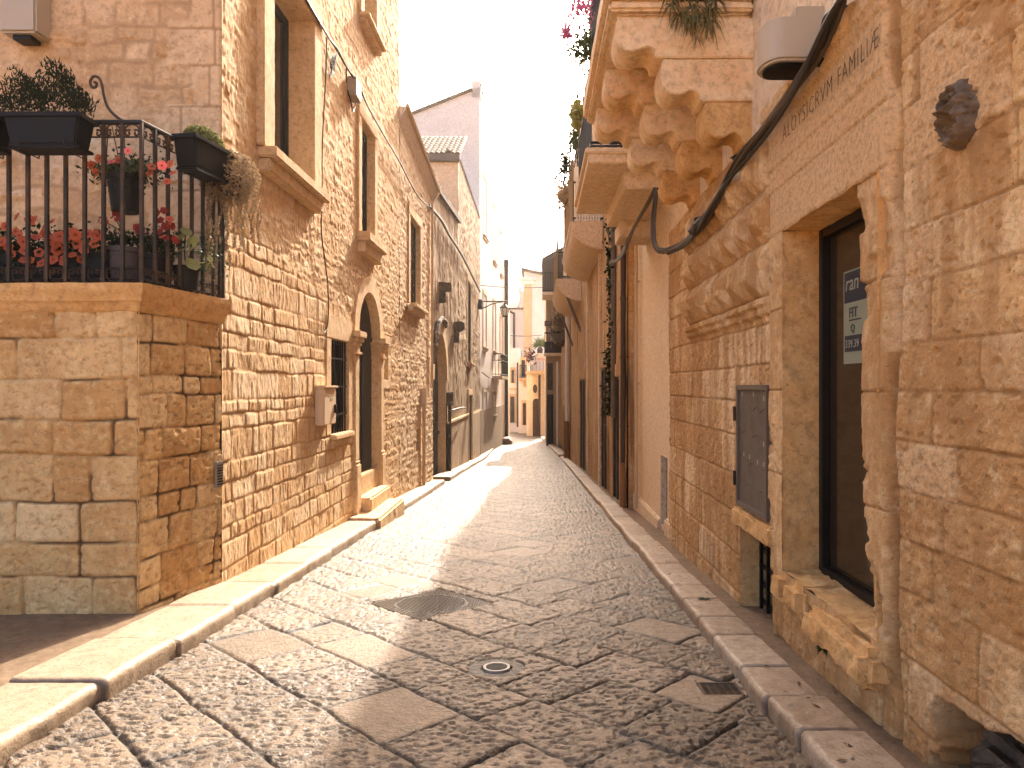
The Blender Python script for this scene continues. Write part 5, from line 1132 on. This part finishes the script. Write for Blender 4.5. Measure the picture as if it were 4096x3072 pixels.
# ---- far right house closing the view, with its balcony
frh = thing('shaded_house', 'tall shaded house at the bend with a dark railed balcony and small awning roof', 'house', (1.0, 47, gz(47)))
FX = Frame((0, 47, 0), (1, 0, 0), (0, -1, 0))
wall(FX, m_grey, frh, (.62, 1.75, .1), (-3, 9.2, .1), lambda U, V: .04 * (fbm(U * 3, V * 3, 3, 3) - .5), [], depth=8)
b = MB(); b.box((.6, 47.03, -3), (.64, 54.8, 9.2)); b.build('side_wall', m_plas, frh)
b = MB(); b.box((.45, 46.2, 3.55), (1.7, 47, 3.75)); bl = b.build('balcony', m_plas, frh, bevel=.03); balrail(bl, .5, 46.3, 46.95, 3.75, 1.35, 1.7)
b = MB(); b.box((.5, 46.28, 3.75), (1.66, 46.3, 4.5)); b.build('balcony_screen', m_wood, bl)
b = MB(); FX.box(b, .68, 1.08, -2.9, 1.0, 0, .04); b.build('door', m_wood, frh); b = MB(); FX.box(b, .7, 1.06, 1.3, 3.1, 0, .04); b.build('shutter', m_wood2, frh); b = MB(); b.tube([FX.pt(1.35, -2.8, .1), FX.pt(1.35, 3.2, .1)], .06, 6); b.build('downpipe', m_white, frh)
b = MB(); FX.box(b, .5, 1.75, 5.6, 5.9, -.1, .5); FX.box(b, .4, 1.75, 9.2, 9.45, -.4, .5); b.build('cornice', m_dark, frh, rough=.05, cell=.2)
aw = MB(); a0 = at(2236, 848, 39); aw.add([at(2240, 905, 38.5) + Vector((.3, 0, 0)), at(2205, 842, 39), at(2172, 900, 39.5), at(2168, 1000, 39.5), at(2190, 990, 39.5)], []); 
b = MB(); b.add([(.30, 44, 9.6), (1.75, 44, 10.4), (1.75, 49, 10.5), (.30, 49, 9.7), (.30, 44, 9.5), (1.75, 44, 10.25), (1.75, 49, 10.35), (.30, 49, 9.6)], [(0, 1, 2, 3), (4, 7, 6, 5), (0, 4, 5, 1), (0, 3, 7, 4), (3, 2, 6, 7)])
b.add([(.34, 44.2, 7.4), (1.7, 44.2, 7.4), (1.7, 44.2, 9.9), (.34, 44.2, 9.5)], [(0, 1, 2, 3)]); b.build('awning_roof', m_greyd, frh)
b = MB(); b.box((.34, 44.1, 7.3), (1.7, 46.9, 7.5)); ob = b.build('roof_terrace', m_plas, frh); balrail(ob, .36, 44.15, 46.9, 7.5, 1.2, 1.7)
mh = thing('middle_house', 'streaked house in shade between the ochre house and the dark bend', 'house', (1.6, 40, gz(40)))
FM = Frame((1.62, 0, 0), (0, 1, 0), (-1, 0, 0))
wall(FM, m_old, mh, (34.55, 46.9, .15), (-3, 10.2, .15), h_q, [hole(37.5, 39, -2.6, .4), hole(41, 42.6, -2.6, .5)], depth=6)
for a, b_ in ((37.5, 39), (41, 42.6)): window(FM, mh, a, b_, -2.6, .45, rec=.05, jw=.15, jp=.03, part='door', pane=m_wood, cell=.4, rough=0)
b = MB(); b.tube([(1.5, 35.2, 5.2), (1.5, 35.2, -2)], .09, 8); b.build('downpipe', m_white, mh); b = MB(); b.tube([(1.5, 35.2, -.2), (1.5, 35.2, -2.1)], .15, 8); b.build('downpipe_foot', m_terra, mh, rough=.03, cell=.2)
for k, (y0, y1) in enumerate(((36.0, 39), (40.5, 44))):
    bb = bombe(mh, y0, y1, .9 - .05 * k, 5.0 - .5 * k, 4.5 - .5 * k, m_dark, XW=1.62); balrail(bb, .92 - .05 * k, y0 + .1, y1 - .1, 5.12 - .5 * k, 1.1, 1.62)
    t = thing('balcony_plant', ('dry vine tangled on the first' if k == 0 else 'dark potted shrubs on the second') + ' shaded balcony beyond the ochre house', 'plant', (1, y0, 5), 'plants along the right hand balconies')
    leaves(330, lambda q: Vector((q.uniform(.8, 1.6), q.uniform(y0 - .2, y1), 4.5 - .5 * k + q.random() * (1.9 if k else 1.6))), .16, 61 + k).build('foliage', m_sedum if k == 0 else m_leafd, t)

# ================================================================== END OF THE STREET
def house(name, label, cat, d, x0, x1, z0, z1, mat, depth=6, px=True):
    t = thing(name, label, cat, (x0, d, z0)); b = MB(); b.box((x0, d, z0), (x1, d + depth, z1)); b.build('wall', mat, t, bevel=.03); return t
tw = house('church_front', 'pale church flank with a corner pilaster and moulded capital at the street end', 'church', 70, at(2096, 0, 70).x, at(2190, 0, 70).x, -3.2, 13.1, m_white)
b = MB(); x = at(2096, 0, 70).x; b.box((x - .3, 69.6, 11.7), (x + 1.1, 70.3, 12.1)); b.box((x - .55, 69.5, 12.1), (x + 1.3, 70.3, 12.4)); b.build('capital', m_white, tw, bevel=.06)
b = MB(); b.box((x - .05, 69.8, -3), (x + .75, 70.2, 11.7)); b.build('pilaster', m_trim, tw, bevel=.03)
b = MB(); b.add([(x - .3, 69.6, 13.1), (x + 3, 69.6, 12.4), (x + 3, 69.6, 12.65), (x - .3, 69.6, 13.4), (x - .3, 76, 13.1), (x + 3, 76, 12.4), (x + 3, 76, 12.65), (x - .3, 76, 13.4)], [(0, 1, 2, 3), (3, 2, 6, 7), (0, 4, 5, 1), (0, 3, 7, 4), (1, 5, 6, 2)]); b.build('roof_edge', m_greyd, tw)
ps = house('tiled_roof_house', 'pale house with a ragged tiled roof, left of the church at the street end', 'house', 76, at(2030, 0, 76).x, at(2104, 0, 76).x, -3.2, 9.9, m_white)
b = MB(); x0, x1 = at(2030, 0, 76).x, at(2104, 0, 76).x
for k in range(10): xx = x0 + (x1 - x0) * (k + .5) / 10; b.tube([(xx, 75.8, 9.95), (xx, 79, 11.0)], .12, 6)
b.add([(x0, 75.8, 9.9), (x1, 75.8, 9.9), (x1, 79, 10.95), (x0, 79, 10.95)], [(0, 1, 2, 3)]); b.build('tiled_roof', m_tile, ps)
b = MB(); xx = at(2075, 0, 76).x; b.box((xx, 75.9, 9.7), (xx + 1.0, 77.5, 11.9)); b.box((xx - .1, 75.8, 11.9), (xx + .3, 77.6, 12.2)); b.box((xx + .7, 75.8, 11.9), (xx + 1.1, 77.6, 12.2)); b.build('chimney', m_white, ps)
b = MB(); b.tube([at(2056, 1250, 75.7), at(2056, 1395, 75.7)], .12, 8); b.tube([at(2040, 1245, 75.7), at(2056, 1255, 75.7)], .12, 8); b.build('downpipe', m_pipeb, ps)
lw = house('arched_door_house', 'low cream house with dark doors at the far left bend', 'house', 67, at(2020, 0, 67).x, at(2082, 0, 67).x, -3.4, H - (1392 - VY) * 67 / FPX, m_white)
FK = Frame((0, 67, 0), (1, 0, 0), (0, -1, 0))
def farwin(fr, par, x0, x1, y0, y1, d, part, pane): window(fr, par, at(x0, 0, d).x, at(x1, 0, d).x, H - (y1 - VY) * d / FPX, H - (y0 - VY) * d / FPX, rec=-.06, jw=.14, jp=.12, part=part, pane=pane, cell=.5, rough=0, mull=0, trim=m_trim)
farwin(FK, lw, 2041, 2058, 1586, 1690, 67, 'door', m_wood); farwin(FK, lw, 2046, 2056, 1480, 1532, 67, 'window', m_wood2)
b = MB(); b.box((at(2020, 0, 67).x, 66.7, H - (1560 - VY) * 67 / FPX), (at(2072, 0, 67).x, 67, H - (1552 - VY) * 67 / FPX)); b.build('string_course', m_trim, lw)
b = MB(); b.tube([at(2072, 1450, 66.7), at(2072, 1708, 66.7)], .12, 8); b.build('downpipe', m_pipeb, lw)
bh = house('balcony_house', 'pale house with a small railed balcony above an arched doorway, left of the chapel', 'house', 65, at(2074, 0, 65).x, at(2118, 0, 65).x, -3.4, H - (1432 - VY) * 65 / FPX, m_white)
FJ = Frame((0, 65, 0), (1, 0, 0), (0, -1, 0)); farwin(FJ, bh, 2092, 2104, 1612, 1700, 65, 'door', m_wood2); farwin(FJ, bh, 2086, 2100, 1440, 1505, 65, 'window', m_wood)
b = MB(); zz = H - (1513 - VY) * 65 / FPX; b.box((at(2076, 0, 65).x, 64.3, zz - .25), (at(2108, 0, 65).x, 65, zz)); b.box((at(2092, 0, 65).x, 64.6, zz - .8), (at(2106, 0, 65).x, 65, zz - .25)); bl = b.build('balcony', m_trim, bh, bevel=.05)
b = MB(); xa, xb = at(2078, 0, 64.4).x, at(2106, 0, 64.4).x
for k in range(8): b.tube([(xa + (xb - xa) * k / 7, 64.4, zz), (xa + (xb - xa) * k / 7, 64.4, zz + 1.2)], .025, 4)
b.tube([(xa, 64.4, zz + 1.2), (xb, 64.4, zz + 1.2)], .04, 5); b.build('railing', m_iron, bl)
# chapel with rounded corner
ch = thing('chapel', 'small cream chapel with rounded corner, oval niche and arched door at the street end', 'chapel', (0, 60, gz(60)))
xa, xb = at(2106, 0, 60).x, at(2192, 0, 60).x; zt = H - (1494 - VY) * 60 / FPX
pts = [(xb, 68), (xa, 68), (xa, 60.9)] + [(xa + .7 - .7 * math.cos(t), 60.9 - .7 * math.sin(t)) for t in [math.pi / 2 * k / 6 for k in range(1, 7)]] + [(xb, 60.2)]
MB().prism(pts, lambda p, k: Vector((p[0], p[1], -3.2 + (zt + 3.2) * k))).build('wall', m_plas, ch)
b = MB(); b.box((xa - .1, 60.05, zt), (xb, 64, zt + .18)); b.build('coping', m_trim, ch, bevel=.05)
FC = Frame((0, 60.2, 0), (1, 0, 0), (0, -1, 0)); cx = at(2145, 0, 60.2).x
cd = arch(FC, ch, cx, .30, gz(60), H - (1608 - VY) * 60.2 / FPX, .16, .06, -.02, m_pale, m_wood2, name='door', n=10, cell=.5)
b = MB(); b.lathe([(.001, 0), (.2, .01), (.2, .05)], (cx - .1, 60.17, H - (1555 - VY) * 60 / FPX), 12, Matrix.Rotation(math.pi / 2, 3, 'X') @ Matrix.Diagonal((1, 1.9, 1))); b.build('oval_niche', m_wood2, ch)
b = MB(); b.lathe([(.3, 0), (.3, .04), (.2, .05)], (cx - .1, 60.19, H - (1555 - VY) * 60 / FPX), 12, Matrix.Rotation(math.pi / 2, 3, 'X') @ Matrix.Diagonal((1, 1.7, 1))); b.build('niche_frame', m_pale, ch)
b = MB(); b.tube([at(2158, 1500, 59.9), at(2158, 1745, 59.9)], .1, 8); b.build('downpipe', m_pipeb, ch)
b = MB(); zz = H - (1482 - VY) * 58.5 / FPX; b.box((at(2118, 0, 58.5).x, 58.5, zz - .3), (.9, 60.3, zz)); bl = b.build('balcony', m_trim, ch, bevel=.06)
b = MB(); xa, xb = at(2124, 0, 58.6).x, .9
for k in range(13): b.tube([(xa + (xb - xa) * k / 12, 58.6, zz), (xa + (xb - xa) * k / 12, 58.6, zz + 1.15)], .022, 4)
b.tube([(xa, 58.6, zz + 1.15), (xb, 58.6, zz + 1.15)], .04, 5); b.build('railing', m_iron, bl)
sg = thing('sale_sign', 'white board lettered in red hung on the balcony of the far chapel', 'sign', at(2162, 1440, 58.4))
a0, a1 = at(2143, 1478, 58.4), at(2181, 1413, 58.4); MB().box((a0.x, 58.38, a0.z + .7), (a1.x, 58.43, a1.z)).build('board', m_signw, sg)
text('VENDESI', m_signr, sg, 'lettering', (a0.x + .04, 58.37, a1.z - .62), (1, 0, 0), .34, width=.72)
up_ = MB(); b = MB(); b.tube([at(2128, 1440, 58.2), at(2128, 1418, 58.2)], .03, 5)
ln2 = thing('small_lantern', 'small dark street lantern below the red flowers at the street end', 'lantern', at(2128, 1450, 58))
c = at(2129, 1432, 58); k = 58 / FPX; MB().lathe([(.05, 0), (9 * k, -8 * k), (9 * k, -10 * k)], c, 6).build('cap', m_iron, ln2); MB().lathe([(8 * k, -10 * k), (5 * k, -26 * k)], c, 6).build('glass', m_lampg, ln2); MB().tube([c, c + Vector((0, 0, .12)), c + Vector((.5, .4, .3))], .03, 5).build('arm', m_iron, ln2)
fl = thing('red_geranium', 'mass of red flowers hanging over the balcony beside the sale sign', 'plant', at(2122, 1420, 58.5)); leaves(160, cl(2122, 1425, 18, 30, 58.2, 59), .22, 71).build('foliage', m_leafd, fl); leaves(90, cl(2118, 1430, 18, 28, 58.1, 58.6), .2, 72).build('blossom', m_deep, fl)
pm = thing('potted_palm', 'spiky green palm above the sale sign on the far balcony', 'palm', at(2160, 1400, 58.8)); b = MB()
pc = at(2160, 1382, 58.8)
for q in range(22):
    t_ = math.pi * (q / 21) * 1.25 - .35; d_ = Vector((math.cos(t_), r.uniform(-.5, .5), math.sin(t_))); l = r.uniform(.6, .95); s_ = Vector((-d_.z, 0, d_.x)) * .045; b.add([pc - s_ * .4, pc + s_ * .4, pc + d_ * l * .6 + s_, pc + d_ * l, pc + d_ * l * .6 - s_], [(0, 1, 2, 3, 4)])
b.build('fronds', m_leafg, pm); MB().lathe([(.2, -.9), (.26, -.3), (.05, 0)], pc, 8).build('pot', m_potg, pm)

# ================================================================== street furniture in the paving
mh_ = thing('manhole_cover', 'large square iron manhole plate with a round lid, set diagonally in the paving', 'manhole cover', (-.94, 6.235, gz(6.235)))
sl = math.atan(.0614); MM = Matrix.Translation((-.94, 6.235, gz(6.235) - .004)) @ Matrix.Rotation(-sl, 4, 'X') @ Matrix.Rotation(math.pi / 4, 4, 'Z')
b = MB(); b.box((-.39, -.39, -.03), (.39, .39, 0), MM); b.build('plate', m_cover, mh_, bevel=.006)
b = MB(); 
for i in range(26):
    for j in range(26):
        x, y = -.37 + i * .0296, -.37 + j * .0296
        if abs(math.hypot(x, y) - .31) > .012: b.box((x - .008, y - .008, 0), (x + .008, y + .008, .005), MM)
b.build('stud_pattern', m_cover, mh_); b = MB(); MR_ = MM.to_3x3(); b.lathe([(.302, .0), (.302, .004), (.318, .004), (.318, 0)], MM.translation, 40, MR_); b.build('lid_ring', m_iron, mh_)
vc = thing('valve_cover', 'small round iron valve cover in a cement patch of the paving', 'cover', (-.264, 4.58, gz(4.58))); M2 = Matrix.Rotation(-sl, 3, 'X'); c = Vector((-.264, 4.58, gz(4.58) - .006))
MB().lathe([(.088, -.02), (.088, .004), (.074, .004), (.072, -.002)], c, 28, M2).build('rim', m_paperl if False else m_boxg, vc, smooth=True)
b = MB(); b.lathe([(.07, -.02), (.07, 0)], c, 28, M2)
for k in range(9): y = -.056 + k * .014; w = math.sqrt(.066 ** 2 - y * y); p = M2 @ Vector((0, y, 0)); b.box((c.x - w, c.y + p.y - .003, c.z + p.z), (c.x + w, c.y + p.y + .003, c.z + p.z + .004))
b.build('lid', m_lid, vc)
dg = thing('drain_grate', 'rusty iron drain grate against the right kerb', 'drain', (1.10, 4.2, gz(4.2))); b = MB(); Mg = Matrix.Translation((1.10, 4.2, gz(4.2) - .012)) @ Matrix.Rotation(-sl, 4, 'X')
b.box((-.12, -.105, -.02), (.12, -.09, .006), Mg); b.box((-.12, .09, -.02), (.12, .105, .006), Mg); b.box((-.12, -.09, -.02), (-.105, .09, .006), Mg); b.box((.105, -.09, -.02), (.12, .09, .006), Mg); b.build('frame', m_rust, dg)
b = MB()
for k in range(9): b.box((-.105, -.085 + k * .02, -.018), (.105, -.078 + k * .02, .004), Mg)
for k in range(4): b.box((-.07 + k * .045, -.09, -.02), (-.06 + k * .045, .09, .002), Mg)
b.build('bars', m_rust, dg)
for k, (x, y, s_, m_, lab) in enumerate(((1.42, 5.95, .085, m_leafd, 'dark green weed tuft growing from the right kerb slab'), (1.62, 4.05, .07, m_leafg, 'green weed rooted in the wall foot below the window sill'), (-2.86, 5.1, .03, m_leafg, 'tiny green weed at the foot of the terrace corner'))):
    t = MB(); z = gz(y) + .1 + (.18 if k == 1 else 0); q = random.Random(80 + k); blades(t, (x + (.04 if k == 1 else 0), y, z), 40, s_, .008, q, up=.55, droop=.6)
    tag(t.build('weed', m_, None, loc=(x, y, z)), lab, 'weed')
q = random.Random(99); b = MB()
for k in range(150):
    if q.random() < .55: x, y = q.uniform(1.3, 1.66), q.uniform(2.6, 16)
    else: x, y = q.uniform(-2.4, 1.2), q.uniform(3, 9)
    z = gz(y) + (.112 if x > 1.27 else .01); s_ = q.uniform(.006, .018) * (1.6 if x > 1.27 else .8); a = q.uniform(0, 6.28); e1 = Vector((math.cos(a), math.sin(a), q.uniform(-.2, .5))) * s_; e2 = Vector((-math.sin(a), math.cos(a), q.uniform(-.2, .4))) * s_ * .5; p = Vector((x, y, z))
    b.add([p - e1, p + e2, p + e1, p - e2], [(0, 1, 2, 3)])
b.build('leaf_litter', m_wood2, None, kind='stuff')

# haze: the bright dusty air of the street
hz = MB(); hz.box((-205, -65, -12), (205, 305, 24)); ho = hz.build('haze', bpy.data.materials.new('haze_air'), None, kind='stuff'); hm = ho.data.materials[0]; hm.use_nodes = True; hn = hm.node_tree
for n_q in list(hn.nodes):
    if n_q.type == 'BSDF_PRINCIPLED': hn.nodes.remove(n_q)
pv = hn.nodes.new('ShaderNodeVolumePrincipled'); pv.inputs['Color'].default_value = (1, .93, .84, 1); pv.inputs['Density'].default_value = .0006; pv.inputs['Anisotropy'].default_value = .5; hn.links.new(pv.outputs[0], hn.nodes['Material Output'].inputs['Volume'])
# ================================================================== LIGHT AND CAMERA
EL, AZ = R(38), R(10)
S = Vector((math.sin(AZ) * math.cos(EL), math.cos(AZ) * math.cos(EL), math.sin(EL)))
sun = bpy.data.lights.new('sun', 'SUN'); sun.energy = 2.0; sun.angle = R(.5); sun.color = (1, .95, .87)
so = bpy.data.objects.new('sun', sun); C.objects.link(so); so.rotation_euler = S.to_track_quat('Z', 'Y').to_euler(); so.location = (0, 0, 30)
W = bpy.data.worlds.new('World'); bpy.context.scene.world = W; W.use_nodes = True; nt = W.node_tree
sky = nt.nodes.new('ShaderNodeTexSky'); sky.sky_type = 'NISHITA'; sky.sun_disc = False; sky.sun_elevation = EL; sky.sun_rotation = AZ
sky.air_density = .55; sky.dust_density = 6; sky.ozone_density = .1
bg_ = nt.nodes['Background']; nt.links.new(sky.outputs[0], bg_.inputs[0]); bg_.inputs[1].default_value = .15
cam = bpy.data.cameras.new('camera'); co = bpy.data.objects.new('camera', cam); C.objects.link(co); bpy.context.scene.camera = co
co.location = (0, 0, H); co.rotation_euler = (R(90), 0, 0); cam.sensor_width = 36; cam.lens = FPX / 4096 * 36; cam.clip_end = 2000; cam.clip_start = .05
cam.shift_x = (2048 - VX) / 4096; cam.shift_y = (VY - 1536) / 4096
sc = bpy.context.scene; sc.view_settings.view_transform = 'Standard'; sc.view_settings.look = 'None'; sc.view_settings.use_white_balance = True; sc.view_settings.white_balance_temperature = 7200; sc.view_settings.white_balance_tint = 12; sc.view_settings.exposure = 2.4; sc.view_settings.gamma = 1
